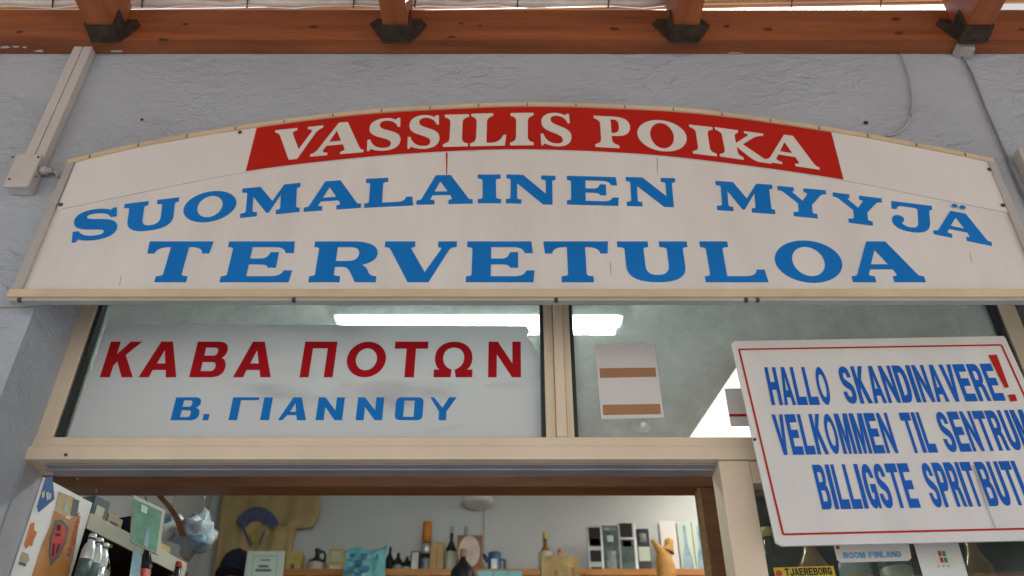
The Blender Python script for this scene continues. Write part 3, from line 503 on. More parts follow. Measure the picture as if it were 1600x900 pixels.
for q in ([(937, 575.4), (1024, 574.5), (1025.6, 588.6), (937.4, 590.4)], [(941.6, 632.4), (1031, 631), (1033, 647), (942.5, 648.6)]): poly('tape', q, YG-.0008, .0003, 'tan', nn)
c = P(1005, 664.5, YG); sc = thing('suction_cup', (c.x, YG, c.z), 'clear plastic suction cup stuck below the paper notice', 'suction cup')
def disc(px, py, Y, r0, r1, th, m, nm, par):
    c = P(px, py, Y); k = 18; R = lambda r, y: [(c.x+r*math.cos(2*math.pi*i/k), y, c.z+r*math.sin(2*math.pi*i/k)) for i in range(k)]
    return MB().add(R(r0, Y)+R(r1, Y-th), [(i, (i+1) % k, k+(i+1) % k, k+i) for i in range(k)]+[tuple(k+i for i in range(k))]).build(nm, m, par)
disc(1005, 664.5, YG, .015, .006, .005, 'clearb', 'cup', sc); disc(1005, 664.5, YG-.0052, .0065, .004, .006, 'white', 'knob', sc)
st = thing('taped_sheet', (P(1165, 660, YG).x, YG, P(1165, 665, YG).z), 'small pale sheet with a red line, half hidden behind the Scandinavian sign', 'notice')
poly('sheet', [(1132, 607), (1200, 606), (1210, 665), (1142, 666)], YG, .0006, 'paper', st); poly('line', [(1139, 647), (1205, 646), (1206, 650), (1140, 651)], YG-.0008, .0003, 'red', st)
# ------------------------------------------------------------------ Scandinavian sign board
YH = .085
hs = thing('hallo_sign', (P(1380, 845, YH).x, YH, P(1380, 848, YH).z), 'white board with red border greeting HALLO SKANDINAVERE in blue, right of the door', 'sign')
poly('board', [(1143, 537), (1148, 533), (1568, 525), (1571, 528), (1712, 838), (1708, 842), (1222, 853), (1212, 848)], YH+.004, .004, 'sign', hs)
def strip(a, b, wpx, Y, m, par, nm):
    A, B = P(*a, Y), P(*b, Y); d = (B-A).normalized(); s = Vector((-d.z, 0, d.x))*wpx
    return MB().prism([[A-s, B-s, B+s, A+s]], (0, -.0004, 0)).build(nm, m, par)
cn = [(1154.7, 546), (1564.6, 539), (1694, 824), (1223.7, 835)]; YB = YH-.0005
for i in range(4): strip(cn[i], cn[(i+1) % 4], .0016, YB-.0001*i, 'red', hs, 'border')
for tx, bl, br, yt in (('HALLO', (1206, 633), (1301.6, 632.5), 574), ('SKANDINAVERE', (1323, 631), (1571.7, 626), 573), ('VELKOMMEN', (1219, 711), (1404, 708), 648), ('TIL', (1424, 708), (1466, 707), 645), ('SENTRUM', (1481, 706.6), (1623, 702.5), 644), ('BILLIGSTE', (1285, 796), (1439, 793.3), 726.4), ('SPRIT', (1459, 793), (1539, 791), 723.6), ('BUTI', (1546.5, 791), (1612, 789), 722)):
    word(tx, 'SANS', bl, br, yt, YB, 'blue2', hs, .16)
poly('letter', [(1544.7, 554.7), (1557.5, 554), (1576.5, 605), (1570, 605.5)], YB-.0012, .0004, 'red', hs); poly('letter', [(1575.8, 616.5), (1586, 616), (1589.5, 626), (1579, 627)], YB-.0012, .0004, 'red', hs)
strip((1521, 727), (1543, 793), .0014, YB-.0014, 'greytrim', hs, 'crack'); strip((1543, 793), (1556, 826), .0007, YB-.0014, 'greytrim', hs, 'crack')
screw(1179, 687, YB, .0028, hs)
# stickers on the window under it
s1 = thing('finland_sticker', (P(1360, 878, YG).x, YG, P(1360, 878, YG).z), 'white sticker with pale blue FINLAND lettering on the window below the board', 'sticker')
poly('sheet', [(1296, 825), (1415, 822), (1424, 872), (1420, 876), (1314, 879), (1308, 875)], YG, .0005, 'white', s1)
word('ROOM', 'SANS', (1319, 873), (1353, 872), 863.5, YG-.0008, 'skyblue', s1); word('FINLAND', 'SANS', (1359, 872), (1409, 870.5), 862.5, YG-.0008, 'skyblue', s1)
poly('mark', [(1306, 852), (1311, 852), (1312, 858), (1307, 858)], YG-.0008, .0003, 'logored', s1)
s2 = thing('yellow_sticker', (P(1256, 902, YG).x, YG, P(1256, 905, YG).z), 'yellow sticker with black lettering and red dot low on the window', 'sticker')
poly('sheet', [(1208, 887), (1302, 884), (1307, 905), (1213, 908)], YG, .0005, 'yelstick', s2)
word('TJAEREBORG', 'SANS', (1228, 900), (1301, 898), 888.5, YG-.0008, 'black', s2); disc(1217, 896, YG-.0008, .0055, .0045, .0003, 'logored', 'emblem', s2)
s3 = thing('white_card', (P(1470, 900, YG).x, YG, P(1470, 915, YG).z), 'white card with small red and green emblem on the window', 'card')
poly('sheet', [(1425, 840), (1494, 838), (1518, 918), (1448, 920)], YG, .0005, 'white', s3)
for (x0, y0, m) in ((1465, 861, 'logored'), (1471.5, 861, 'logogreen'), (1468, 871, 'logored'), (1474.5, 871, 'logogreen')): poly('emblem', [(x0, y0), (x0+5, y0), (x0+7, y0+8), (x0+2, y0+8)], YG-.0008, .0003, m, s3)
word('III', 'SANS', (1466, 886), (1483, 885.5), 884, YG-.0008, 'ink', s3, 1.2)
# ------------------------------------------------------------------ room: timber frame, lamps
YBM = .9
zb_ = P(700, 775, YBM+.06).z
tf = thing('timber_frame', (0, YBM, 0), 'dark brown timber beam and post standing across the shop interior', 'timber frame')
MB().box(RX0+.002, RX1-.052, YBM, YBM+.06, zb_, zb_+.14).build('beam', 'darkwood', tf, .003)
p0, p1 = P(1100, 800, YBM).x, P(1124, 800, YBM).x
MB().box(p0, p1, YBM+.003, YBM+.057, .012, zb_-.001).build('post', 'darkwood', tf, .003)
MB().box(p0-.008, p0-.0005, YBM+.006, YBM+.05, .012, zb_-.001).build('post_lining', 'boxwood', tf)
MB().hexa([(p1+.001, YBM+.01, zb_-.001), (p1+.001, YBM+.05, zb_-.001), (p1+.001, YBM+.05, zb_-.05), (p1+.001, YBM+.01, zb_-.05)], [(p1+.04, YBM+.01, zb_-.001), (p1+.04, YBM+.05, zb_-.001), (p1+.004, YBM+.05, zb_-.05), (p1+.004, YBM+.01, zb_-.05)]).build('brace', 'darkwood', tf)
a, b = ceilpt(534, 511, .055), ceilpt(962, 511, .055)
lf = thing('fluorescent_lamp', (0, a.y, a.z), 'lit twin-tube fluorescent ceiling lamp seen through the transom glass', 'lamp')
ceilslab(a.x-.02, b.x+.02, a.y-.05, a.y+.05, .035, .003).build('housing', 'white', lf)
for dy in (-.025, .025): MB().tube([(a.x, a.y+dy, a.z+dy*.2), (b.x, a.y+dy, a.z+dy*.2)], .013, 12).build('tube', 'tube', lf)
c = P(746, 786, 2.82); wl = thing('wall_lamp', (c.x, 2.9, c.z), 'round white bowl lamp on the back wall under the beam', 'lamp')
MB().lathe([(.05, -.012), (.066, -.008), (.076, .002), (.078, .014), (.077, .026)], c, 24).build('bowl', 'white', wl); MB().tube([(c.x, c.y, c.z), (c.x, 2.899, c.z)], .012, 8).build('arm', 'white', wl)
MB().tube([(c.x+.03, 2.893, c.z), (c.x+.033, 2.893, c.z-.15), (c.x+.032, 2.893, c.z-.5)], .0025, 6).build('flex', 'cable', wl)
# ------------------------------------------------------------------ back shelves
YI = 2.72; ZS = P(700, 888.5, 2.6).z
bs = thing('back_shelf', (0, RY1, ZS-.03), 'orange pine shelf along the back wall holding bottles and boxes', 'shelf')
MB().box(P(430, 888, 2.6).x, RX1-.003, 2.6, RY1-.001, ZS-.03, ZS).build('board', 'shelfwood', bs, .002)
for xx in (-.9, -.2, .5, 1.2): MB().prism([[(xx, RY1-.001, ZS-.031), (xx, 2.66, ZS-.031), (xx, RY1-.001, ZS-.2)]], (.02, 0, 0)).build('bracket', 'shelfwood', bs)
YK = 2.42; ZK = P(700, 945, YK).z
cb = thing('display_cabinet', (0, 2.4, 0), 'pine display cabinet below the back shelf', 'cabinet')
MB().box(RX0+.3, RX1-.01, 2.3, 2.56, ZK-.03, ZK).build('top', 'shelfwood', cb, .002); MB().box(RX0+.32, RX1-.03, 2.32, 2.56, .012, ZK-.031).build('body', 'darkwood', cb)
ORD = ['first', 'second', 'third', 'fourth', 'fifth', 'sixth']
def X(px, py, Y): return P(px, py, Y).x
def boxitem(name, label, cat, px0, px1, yt, m, Y=YI, zb=ZS, dep=.06, prints=(), ybot=888, group=None):
    x0, x1 = X(px0, ybot, Y), X(px1, ybot, Y); z1 = P(px0, yt, Y).z
    t = thing(name, ((x0+x1)/2, Y, zb), label, cat, group); ca = MB().box(x0, x1, Y, Y+dep, zb+.0005, z1).build('carton', m, t, .002)
    for (u0, u1, v0, v1, pm) in prints: MB().box(x0+(x1-x0)*u0, x0+(x1-x0)*u1, Y-.0012, Y-.0003, zb+(z1-zb)*v0, zb+(z1-zb)*v1).build('print', pm, ca)
    return t
def bottle(name, label, px0, px1, yt, m, lab=None, cap='black', Y=YI, zb=ZS, ybot=888, neck=.62, lv=(.12, .5), group=None, fat=.3):
    x0, x1 = X(px0, ybot, Y), X(px1, ybot, Y); r = (x1-x0)/2; H = P(px0, yt, Y).z-zb; c = ((x0+x1)/2, Y+r, zb)
    t = thing(name, c, label, 'bottle', group)
    MB().lathe([(r*.92, .0005), (r, .006), (r, H*neck*.86), (r*.9, H*neck*.93), (r*.5, H*neck*1.08), (r*fat, H*neck*1.18), (r*fat, H*.9)], c).build('body', m, t)
    MB().lathe([(r*fat*1.12, H*.86), (r*fat*1.15, H*.87), (r*fat*1.12, H)], c, 14).build('cap', cap, t)
    if lab: MB().lathe([(r*1.012, H*lv[0]), (r*1.013, H*lv[0]+.001), (r*1.013, H*lv[1])], c).build('label_band', lab, t)
    return t
boxitem('gift_bag', 'small yellow paper bag on the shelf beside the pale certificate', 'bag', 446, 469, 861, 'yellow', prints=((.3, .6, .2, .5, 'ink'),))
x0, x1 = X(475, 888, YI), X(505, 888, YI); r = (x1-x0)/2; H = P(490, 853, YI).z-ZS; c = ((x0+x1)/2, YI+r, ZS)
jg = thing('stoneware_jug', c, 'small cream jug with dark shoulder, neck and handle', 'jug')
MB().lathe([(r*.95, .0005), (r, .01), (r, H*.5), (r*.98, H*.52)], c).build('body', 'jugcream', jg); MB().lathe([(r*.985, H*.52), (r*.8, H*.62), (r*.3, H*.72), (r*.22, H*.84), (r*.34, H*.97), (r*.34, H)], c).build('neck', 'black', jg)
MB().tube([(c[0]+r*.2, c[1], c[2]+H*.9), (c[0]+r*.6, c[1], c[2]+H*.93), (c[0]+r*.85, c[1], c[2]+H*.8), (c[0]+r*.8, c[1], c[2]+H*.58)], .006, 8).build('handle', 'black', jg)
boxitem('yellow_carton', 'yellow carton with faint red print between jug and teal bag', 'box', 511, 535, 857, 'yellow', prints=((.15, .85, .3, .42, 'pinkish'), (.2, .8, .55, .9, 'strip')))
# teal carrier bag with crinkled top
x0, x1 = X(537, 888, YK), X(602, 888, YK); z1 = P(560, 858, YK).z
tb = thing('teal_bag', ((x0+x1)/2, YK, ZK), 'teal plastic carrier bag with dark blue print in front of the shelf', 'bag'); b = MB(); N = 14
for side in (0, 1):
    for j in range(11):
        for i in range(N+1):
            u = i/N; v = j/10; zz = ZK+.001+(z1-ZK)*v+(.014*math.sin(u*7)+.02*(u-.5))*v
            b.v.append((x0+(x1-x0)*(u+.03*math.sin(v*6)*(u-.5)), YK+(-.03 if side == 0 else .05)*(1-v*.75)*math.sin(math.pi*(.08+.84*u))+.006*math.sin(u*17+v*5), zz))
k = 11*(N+1)
for side in (0, 1):
    for j in range(10):
        for i in range(N): q = side*k+j*(N+1)+i; b.f.append((q, q+1, q+N+2, q+N+1))
for i in range(N): b.f.append((10*(N+1)+i, 10*(N+1)+i+1, k+10*(N+1)+i+1, k+10*(N+1)+i)); b.f.append((i, i+1, k+i+1, k+i))
b.smooth = True; b.build('bag_body', 'teal', tb)
for (px, py, w_, h_) in ((551, 868, 9, 7), (569, 868, 12, 7), (589, 869, 5, 6), (560, 878, 14, 6), (549, 889, 12, 7), (570, 888, 16, 7), (558, 897, 10, 5)):
    a = P(px, py, YK-.042); MB().box(a.x-w_*.0012, a.x+w_*.0012, YK-.044, YK-.042, a.z-h_*.0012, a.z+h_*.0012).build('print', 'tealdark', tb)
bottle('dark_bottle', 'small black bottle right behind the teal bag', 600, 613, 853, 'glassdark', None, 'black', neck=.7)
bottle('mini_bottle', 'short dark bottle with silver label left of the pink-labelled one', 612, 628, 862, 'glassdark', 'silver', 'black', neck=.75)
bottle('mini_bottle', 'short dark bottle with pinkish label near the silver can', 628, 641, 868, 'glassdark', 'pinkish', 'black', neck=.8)
boxitem('gift_tin', 'silver and black tin with a yellow foot beside the tall tube', 'tin', 640, 655, 861, 'black', prints=((.15, .85, .28, .95, 'silver'), (.2, .9, .02, .24, 'yellow')))
x0, x1 = X(656, 888, YI), X(671, 888, YI); r = (x1-x0)/2; H = P(663, 813, YI).z-ZS; c = ((x0+x1)/2, YI+r, ZS)
tt = thing('gift_tube', c, 'tall slim gift tube, orange above and silver-black below', 'tube'); MB().lathe([(r, .0005), (r, H*.62)], c).build('body', 'black', tt); MB().lathe([(r*1.02, H*.62), (r*1.02, H*.99), (r*.9, H)], c).build('lid', 'orange', tt)
for v0, v1, m in ((.42, .6, 'silver'), (.05, .34, 'greyprint')): MB().lathe([(r*1.015, H*v0), (r*1.015, H*v1)], c).build('print', m, tt)
boxitem('wooden_box', 'plain tan wooden box standing between gift tube and labelled bottle', 'box', 671, 692, 847, 'boxwood', prints=((.46, .52, .05, .8, 'darkwood'),))
bottle('labelled_bottle', 'tall dark bottle with cream and blue label left of the picture frame', 694, 712, 820, 'glassdark', 'jugcream', 'clearb', lv=(.05, .5))
bottle('tall_bottle', 'pale bottle whose neck rises behind the picture frame', 717, 735, 820, 'clearb', None, 'clearb', Y=YI+.09)
pf = boxitem('picture_frame', 'dark picture frame with a pale oval picture on the shelf', 'picture frame', 713, 753, 836, 'darkwood', dep=.02, Y=YI-.02)
a = P(733, 862, YI-.021); MB().prism([[(a.x+.05*math.cos(t), YI-.0213, a.z+.075*math.sin(t)) for t in [i*math.pi/14 for i in range(28)]]], (0, -.001, 0)).build('oval_picture', 'pinkish', pf)
bottle('black_bottle', 'bulbous black bottle with tan stopper in front of the picture frame', 703, 741, 852, 'black', None, 'tan', Y=YK, zb=ZK, neck=.7, fat=.25)
x0, x1 = X(762, 888, YI), X(783, 888, YI); r = (x1-x0)/2; H = P(770, 861, YI).z-ZS; c = ((x0+x1)/2, YI+r, ZS)
bj = thing('blue_jug', c, 'small blue enamel jug with spout and white print', 'jug'); MB().lathe([(r*1.05, .0005), (r*1.05, .01), (r*.95, H*.9), (r, H)], c).build('body', 'bluemug', bj)
MB().tube([(c[0]-r*.9, c[1], c[2]+H*.7), (c[0]-r*1.4, c[1], c[2]+H*.85), (c[0]-r*1.7, c[1], c[2]+H*.97)], [.014, .01, .007], 8).build('spout', 'bluemug', bj)
MB().tube([(c[0]+r*.9, c[1], c[2]+H*.75), (c[0]+r*1.5, c[1], c[2]+H*.75), (c[0]+r*1.55, c[1], c[2]+H*.25), (c[0]+r*.95, c[1], c[2]+H*.15)], .007, 8).build('handle', 'bluemug', bj)
MB().box(c[0]-r*.5, c[0]+r*.4, c[1]-r*1.06, c[1]-r*1.0, c[2]+H*.3, c[2]+H*.7).build('print', 'silver', bj)
for i, (q0, q1) in enumerate(((746, 770), (771, 793), (794, 815))):
    boxitem('teal_carton', ['leftmost', 'middle', 'rightmost'][i]+' of three low teal cartons under the blue jug', 'box', q0, q1, 891.5, 'teal', Y=YK, zb=ZK, group='low teal cartons', ybot=900)
bottle('whisky_bottle', 'amber whisky bottle with pale label and gold cap', 842, 864, 828, 'whisky', 'jugcream', 'yellow', neck=.6, lv=(.12, .56))
bottle('corked_bottle', 'small bottle with orange stopper behind the burlap box', 869, 883, 856, 'clearb', None, 'orange', neck=.55, fat=.5)
boxitem('burlap_box', 'rough burlap covered box in front of the whisky bottle', 'box', 846, 906, 868, 'burlap', Y=YK, zb=ZK, dep=.1, ybot=895, prints=((.32, .44, .2, .7, 'darkwood'), (.78, .88, .35, .75, 'darkwood')))
boxitem('whisky_carton', 'silver carton with black bottle pictures, leftmost of the dark cartons', 'box', 920, 944, 822, 'silver', prints=((.12, .88, .6, .97, 'black'), (.2, .8, .62, .75, 'white'), (.14, .86, .3, .52, 'black'), (.14, .86, .03, .2, 'black')))
boxitem('whisky_carton', 'dark grey-green carton with cloudy print beside the silver carton', 'box', 944.5, 969, 821, 'darkgreen', prints=((.1, .9, .9, .96, 'greyprint'), (.3, .7, .68, .8, 'silver'), (.2, .8, .1, .5, 'greyprint')))
boxitem('whisky_carton', 'tallest carton, black top and silvery edge, among the dark cartons', 'box', 970, 998, 816, 'silver', prints=((.1, .82, .72, .98, 'black'), (.08, .85, .05, .68, 'darkgreen'), (.2, .7, .55, .66, 'greyprint')))
boxitem('whisky_carton', 'short black carton with white label left of the carved figure', 'box', 999, 1019, 826, 'black', prints=((.25, .75, .72, .9, 'greyprint'), (.05, .95, .33, .62, 'card')))
# carved figure: two raised arms on a trunk
fg = thing('carved_figure', (X(1036, 888, YK), YK, ZK), 'forked carved wooden figure standing before the white carton', 'figurine')
q = lambda x, y: P(x, y, YK)
MB().tube([Vector((q(1042, 897).x, YK, ZK+.001)), q(1040, 885), q(1037, 870), q(1033, 862), q(1026, 853), q(1019, 844)], [.042, .04, .034, .022, .013, .008], 12).build('body', 'figwood', fg)
MB().tube([q(1038, 872), q(1044, 862), q(1045, 852), q(1045, 845), q(1044, 842)], [.03, .028, .019, .02, .012], 12).build('head', 'figwood', fg)
boxitem('white_carton', 'plain white carton half hidden by the carved figure', 'box', 1037, 1063, 814, 'white')
for i, (q0, q1) in enumerate(((1065, 1088), (1089, 1109))):
    t = boxitem('vodka_carton', ('pale carton with blue bottle picture beside the white carton', 'pale carton with blue bottle picture next to the dark post')[i], 'box', q0, q1, 815, 'card', group='cartons with bottle pictures')
    xa, xb = X(q0, 888, YI), X(q1, 888, YI); zt = P(q0, 815, YI).z; Hh = zt-ZS; xc = (xa+xb)/2; wv = (xb-xa)
    MB().prism([[(xc+wv*dx, YI-.0004, ZS+Hh*dz) for dx, dz in ((-.36, .06), (.36, .06), (.36, .3), (.12, .55), (.1, .93), (-.1, .93), (-.12, .55), (-.36, .3))]], (0, -.0008, 0)).build('print', 'bluepic', t)
# tan t-shirt on the back wall
sh = thing('tan_shirt', (X(420, 860, 2.86), 2.86, P(420, 900, 2.86).z), 'tan t-shirt with blue fan print pinned to the back wall', 't-shirt')
rows = [(740, 352, 500), (778, 347, 500), (798, 344, 499), (808, 343, 496), (822, 341, 488), (824.5, 341, 463), (840, 339, 458), (860, 336, 455), (900, 330, 450), (930, 326, 447)]
b = MB(); N = 26
for side, oy in ((0, 0), (1, .02)):
    for (yy, l, r) in rows:
        for i in range(N+1):
            u = i/N; p = P(l+(r-l)*u, yy, 2.85); b.v.append((p.x, 2.85+oy+.008*math.sin(u*14+yy*.03)+.006*math.sin(u*31), p.z))
k = len(rows)*(N+1)
for side in (0, 1):
    for j in range(len(rows)-1):
        for i in range(N): z = side*k+j*(N+1)+i; b.f.append((z, z+1, z+N+2, z+N+1))
for j in range(len(rows)-1):
    for i in (0, N): z = j*(N+1)+i; b.f.append((z, z+N+1, k+z+N+1, k+z))
b.smooth = True; b.build('cloth', 'shirt', sh)
YP = 2.834
pr = [P(402+38*math.cos(math.radians(t)), 838-46*math.sin(math.radians(t)), YP) for t in range(25, 160, 9)]+[P(402+24*math.cos(math.radians(t)), 838-24*math.sin(math.radians(t)), YP) for t in range(155, 24, -9)]
MB().prism([pr], (0, -.001, 0)).build('fan_print', 'shirtblue', sh)
for q4, m in (([(378, 826), (382, 825), (394, 852), (391, 853)], 'shirtblue'), ([(391, 832), (397, 830), (399, 845), (394, 846)], 'shirtyellow'), ([(400, 834), (404, 836), (403, 850), (399, 848)], 'shirtyellow'), ([(412, 828), (415, 828), (406, 852), (404, 852)], 'shirtblue')): poly('stem_print', q4, YP, .001, m, sh)
# cap and certificate
c = Vector((X(361, 880, YK), YK+.08, P(361, 888, YK).z)); r = X(387, 880, YK)-X(361, 880, YK)
cs = thing('cap_block', (c.x, c.y, ZK), 'dark block carrying the navy cap', 'stand'); MB().lathe([(r*.6, .0005), (r*.6, c.z-ZK-.002)], (c.x, c.y, ZK), 16).build('drum', 'darkwood', cs)
cp = thing('navy_cap', c, 'navy baseball cap beside the pale certificate', 'cap')
MB().lathe([(r*.98, 0), (r, r*.3), (r*.94, r*.75), (r*.78, r*1.15), (r*.5, r*1.42), (r*.15, r*1.53)], c, 24).build('crown', 'navy', cp)
pk = [(c.x+r*1.05*math.cos(t), c.y-r*.2+r*1.5*math.sin(t), c.z+.004-.02*abs(math.cos(t))) for t in [math.pi+i*math.pi/14 for i in range(15)]]
MB().prism([pk], (0, 0, .006)).build('peak', 'navy', cp); MB().lathe([(.008, 0), (.01, .005), (.004, .01)], (c.x, c.y, c.z+r*1.52), 10).build('button', 'navy', cp)
ct = thing('certificate', (X(412, 900, YK), YK, ZK), 'pale green framed certificate standing beside the navy cap', 'certificate')
poly('board', [(387, 861), (445, 861), (437, 962), (372, 962)], YK-.02, .008, 'card', ct)
for q4 in ([(396, 868), (434, 868), (434, 869.5), (396, 869.5)], [(396, 870), (397.4, 870), (391, 925), (389.6, 925)], [(432.6, 870), (434, 870), (430, 925), (428.6, 925)]): poly('rule', q4, YK-.0285, .0006, 'lightink', ct)
for (x0, x1, y0, y1) in ((407, 423, 874, 876), (404, 420, 883, 886.5), (399, 424, 889, 893)): poly('print', [(x0, y0), (x1, y0), (x1-.4, y1), (x0-.4, y1)], YK-.0285, .0006, 'ink', ct)
# ------------------------------------------------------------------ sticker rack inside the doorway
AN = math.radians(20); U = Vector((math.sin(AN), math.cos(AN), 0)); NRM = Vector((math.cos(AN), -math.sin(AN), 0)); S0 = P(68, 745, .215)
def R_(px, py, off=0.): return onplane(px, py, S0+NRM*off, NRM)
rk = thing('display_rack', (S0.x, S0.y, 0), 'white rack with stickered end panel and dark shelves inside the left of the doorway', 'rack')
def along(px, py): return (R_(px, py)-S0).dot(U)
L1 = along(146, 781); L2 = along(292, 878); ZP = S0.z
def rbox(l0, l1, d0, d1, z0, z1): # along U, depth behind the face
    a = [S0+U*l0-NRM*d0, S0+U*l1-NRM*d0, S0+U*l1-NRM*d1, S0+U*l0-NRM*d1]
    return MB().hexa([(p.x, p.y, z0) for p in a], [(p.x, p.y, z1) for p in a])
rbox(0, L1, 0, .012, .012, ZP).build('end_panel', 'white', rk)
rbox(L1+.002, L2, .15, .16, .012, ZP+.075).build('back_board', 'rackdark', rk)
rbox(L1+.002, L2, .002, .15, ZP-.045, ZP-.035).build('shelf_board', 'rackdark', rk); rbox(L1+.002, L2, -.002, .0018, ZP-.05, ZP-.02).build('price_strip', 'strip', rk)
zl = R_(140, 905).z-.02
for i in range(4): rbox(L1+.002, L2, .002, .15, zl-.012-i*.25, zl-i*.25).build('shelf_board', 'rackdark', rk)
rbox(L2, L2+.012, -.002, .16, .012, ZP-.036).build('end_upright', 'rackdark', rk)
for px, py in ((120, 748), (150, 767), (133, 778), (13, 888)): 
    c = R_(px, py, .0004); n = 8; MB().prism([[c+U*(.003*math.cos(i*math.pi/4))+Vector((0, 0, .003*math.sin(i*math.pi/4))) for i in range(8)]], NRM*.001).build('screw', 'screw', rk)
def stick(name, pts, m, par=None, off=.0006, th=.0004):
    return MB().prism([[R_(x, y, off) for x, y in pts]], NRM*th).build(name, m, par)
def sticker(label, cat='sticker'): return thing('sticker', tuple(R_(80, 850)), label, cat, 'stickers on the rack panel')
s = sticker('dark blue pennant sticker at the top of the rack panel'); stick('backing', [(72, 745), (82, 744.5), (85, 780), (60, 801), (58, 791)], 'stickblue', s)
for q4 in ([(66, 769), (70, 766), (69, 776), (65, 779)], [(72, 770), (76, 768), (76, 780), (73, 782)], [(77, 771), (80, 771), (79, 780), (77, 781)]): stick('print', q4, 'strip', s, .0012)
s = sticker('orange flame shaped sticker on the white rack panel'); stick('backing', [(48, 818), (54, 816), (53, 828), (58, 832), (52, 845), (50, 854), (46, 852), (40, 858), (38, 850), (44, 832)], 'stickorange', s)
s = sticker('small tan and grey sticker low on the rack panel'); stick('backing', [(35, 862), (44, 866), (46, 876), (38, 883), (31, 874)], 'sticktan', s); stick('print', [(30, 877), (41, 881), (40, 885), (29, 881)], 'ink', s, .0012)
s = sticker('large orange-brown poster with dark shield crest on the rack', 'poster'); stick('backing', [(85, 797), (108, 812), (124, 800), (118, 850), (106, 905), (46, 912), (66, 850), (78, 822)], 'stickbrown', s)
stick('crest', [(86, 813), (97, 812), (108, 825), (102, 850), (92, 870), (79, 884), (76, 865), (78, 838)], 'ink', s, .0012); stick('crest_field', [(88, 818), (96, 817), (104, 828), (99, 848), (90, 864), (81, 876), (79, 862), (81, 840)], 'logored', s, .0018)
for q4 in ([(87, 833), (95, 834), (94, 838), (86, 837)], [(83, 850), (86, 848), (84, 868), (81, 870)], [(91, 850), (94, 850), (89, 864), (87, 864)], [(89, 820), (95, 820), (95, 829), (89, 829)]): stick('print', q4, 'black', s, .0024)
s = sticker('tan poster scrap above the shield crest', 'poster'); stick('backing', [(92, 768), (117, 778), (112, 802), (102, 808), (86, 796)], 'sticktan', s); stick('print', [(115, 779), (124, 782), (120, 806), (110, 806)], 'ink', s, .0012); stick('print', [(101, 786), (107, 788), (104, 801), (99, 798)], 'lightink', s, .0012)
s = sticker('cream strip with red lettering beside the shield crest'); stick('backing', [(121, 806), (126, 806), (113, 878), (101, 872)], 'sticktan', s)
for i in range(7): y = 812+i*8.5; xx = 121.5-i*2.3; stick('print', [(xx-2, y), (xx+2.5, y+.8), (xx+1.5, y+6), (xx-3, y+5)], 'logored', s, .0012)
# miniatures, boxes and picture on the rack
def rackp(l, off, z): p = S0+U*l+NRM*off; return Vector((p.x, p.y, z))
for i, (px, yt) in enumerate(((136, 829), (149, 837), (160, 846))):
    pp = R_(px, 870, .03); r = .0125; zt = R_(px, yt, .03).z; H = zt-zl; c = (pp.x, pp.y, zl)
    t = thing('miniature_bottle', c, ('leftmost', 'middle', 'rightmost')[i]+' of three silver-topped miniature bottles beside the rack panel', 'bottle', 'miniature bottles')
    MB().lathe([(r, .0005), (r, H*.45), (r, H*.62), (r*.8, H*.74), (r*.55, H*.8), (r*.5, H*.86)], c, 16).build('body', 'silver', t); MB().lathe([(r*.6, H*.84), (r*.6, H*.97), (r*.4, H)], c, 14).build('cap', 'silver', t)
    MB().lathe([(r*.62, H*.86), (r*.62, H*.9)], c, 14).build('cap_band', 'black', t); MB().lathe([(r*1.02, H*.03), (r*1.02, H*.42)], c, 16).build('label_band', ('darkgreen', 'ink', 'silver')[i], t)
rbox(L1+.03, L2, -.055, -.0025, zl-.012, zl-.0005).build('front_ledge', 'rackdark', rk)
for i in range(6):
    l = L1+.1+i*.05; H = random.uniform(.11, .15); c = rackp(l, -.03+.055*(i % 2), zl); r = .016
    t = thing('rack_bottle', c, ORD[i]+' dark liqueur bottle from the stickered panel under the rack shelf', 'bottle', 'dark bottles on the rack')
    MB().lathe([(r, .0005), (r, H*.6), (r*.5, H*.75), (r*.4, H*.92)], c, 14).build('body', 'glassdark', t); MB().lathe([(r*.45, H*.9), (r*.45, H)], c, 12).build('cap', random.choice(['logored', 'yellow', 'black', 'silver']), t); MB().lathe([(r*1.02, H*.12), (r*1.02, H*.5)], c, 14).build('label_band', ('strip', 'logored', 'sticktan', 'yellow', 'greyprint', 'strip')[i], t)
for i, (m, l, hh, lb) in enumerate((('ink', .015, .06, 'dark packet'), ('sticktan', .07, .045, 'tan packet'), ('navy', .13, .062, 'navy packet'), ('strip', .175, .03, 'cream packet'), ('yellow', .215, .036, 'yellow packet'))):
    t = thing('small_packet', rackp(L1+l, -.03, ZP-.035), lb+' lying on top of the rack above the price strip', 'packet'); rbox(L1+l, L1+l+.042, .012+.01*(i % 2), .06, ZP-.0345, ZP-.035+hh).build('carton', m, t, .002); rbox(L1+l+.008, L1+l+.03, .0105+.01*(i % 2), .0115+.01*(i % 2), ZP-.028, ZP-.035+hh*.7).build('print', 'strip' if i % 2 == 0 else 'ink', t)
gp = thing('green_picture', tuple(R_(228, 866, .05)), 'green picture in a thin cream frame hanging from the rack', 'picture')
stick('frame', [(206.5, 774), (256, 797), (246, 868), (203, 847)], 'strip', gp, .05, .004); stick('picture', [(208.5, 779), (253, 799.5), (244, 863), (206, 845)], 'greenpic', gp, .0545)
stick('streak', [(229, 822), (234, 824), (231, 856), (224, 852)], 'bluepic', gp, .0555); stick('streak', [(221, 788), (231, 793), (229, 803), (220, 799)], 'card', gp, .0555)
stick('hook', [(226, 776), (228, 776), (230, 786), (228, 786)], 'screw', gp, .048, .001)
bc = thing('blue_card', tuple(R_(213, 900, .045)), 'narrow pale blue card hanging under the green picture', 'card'); stick('sheet', [(208.5, 857), (222, 864), (217, 915), (201, 908)], 'bluepic', bc, .045)
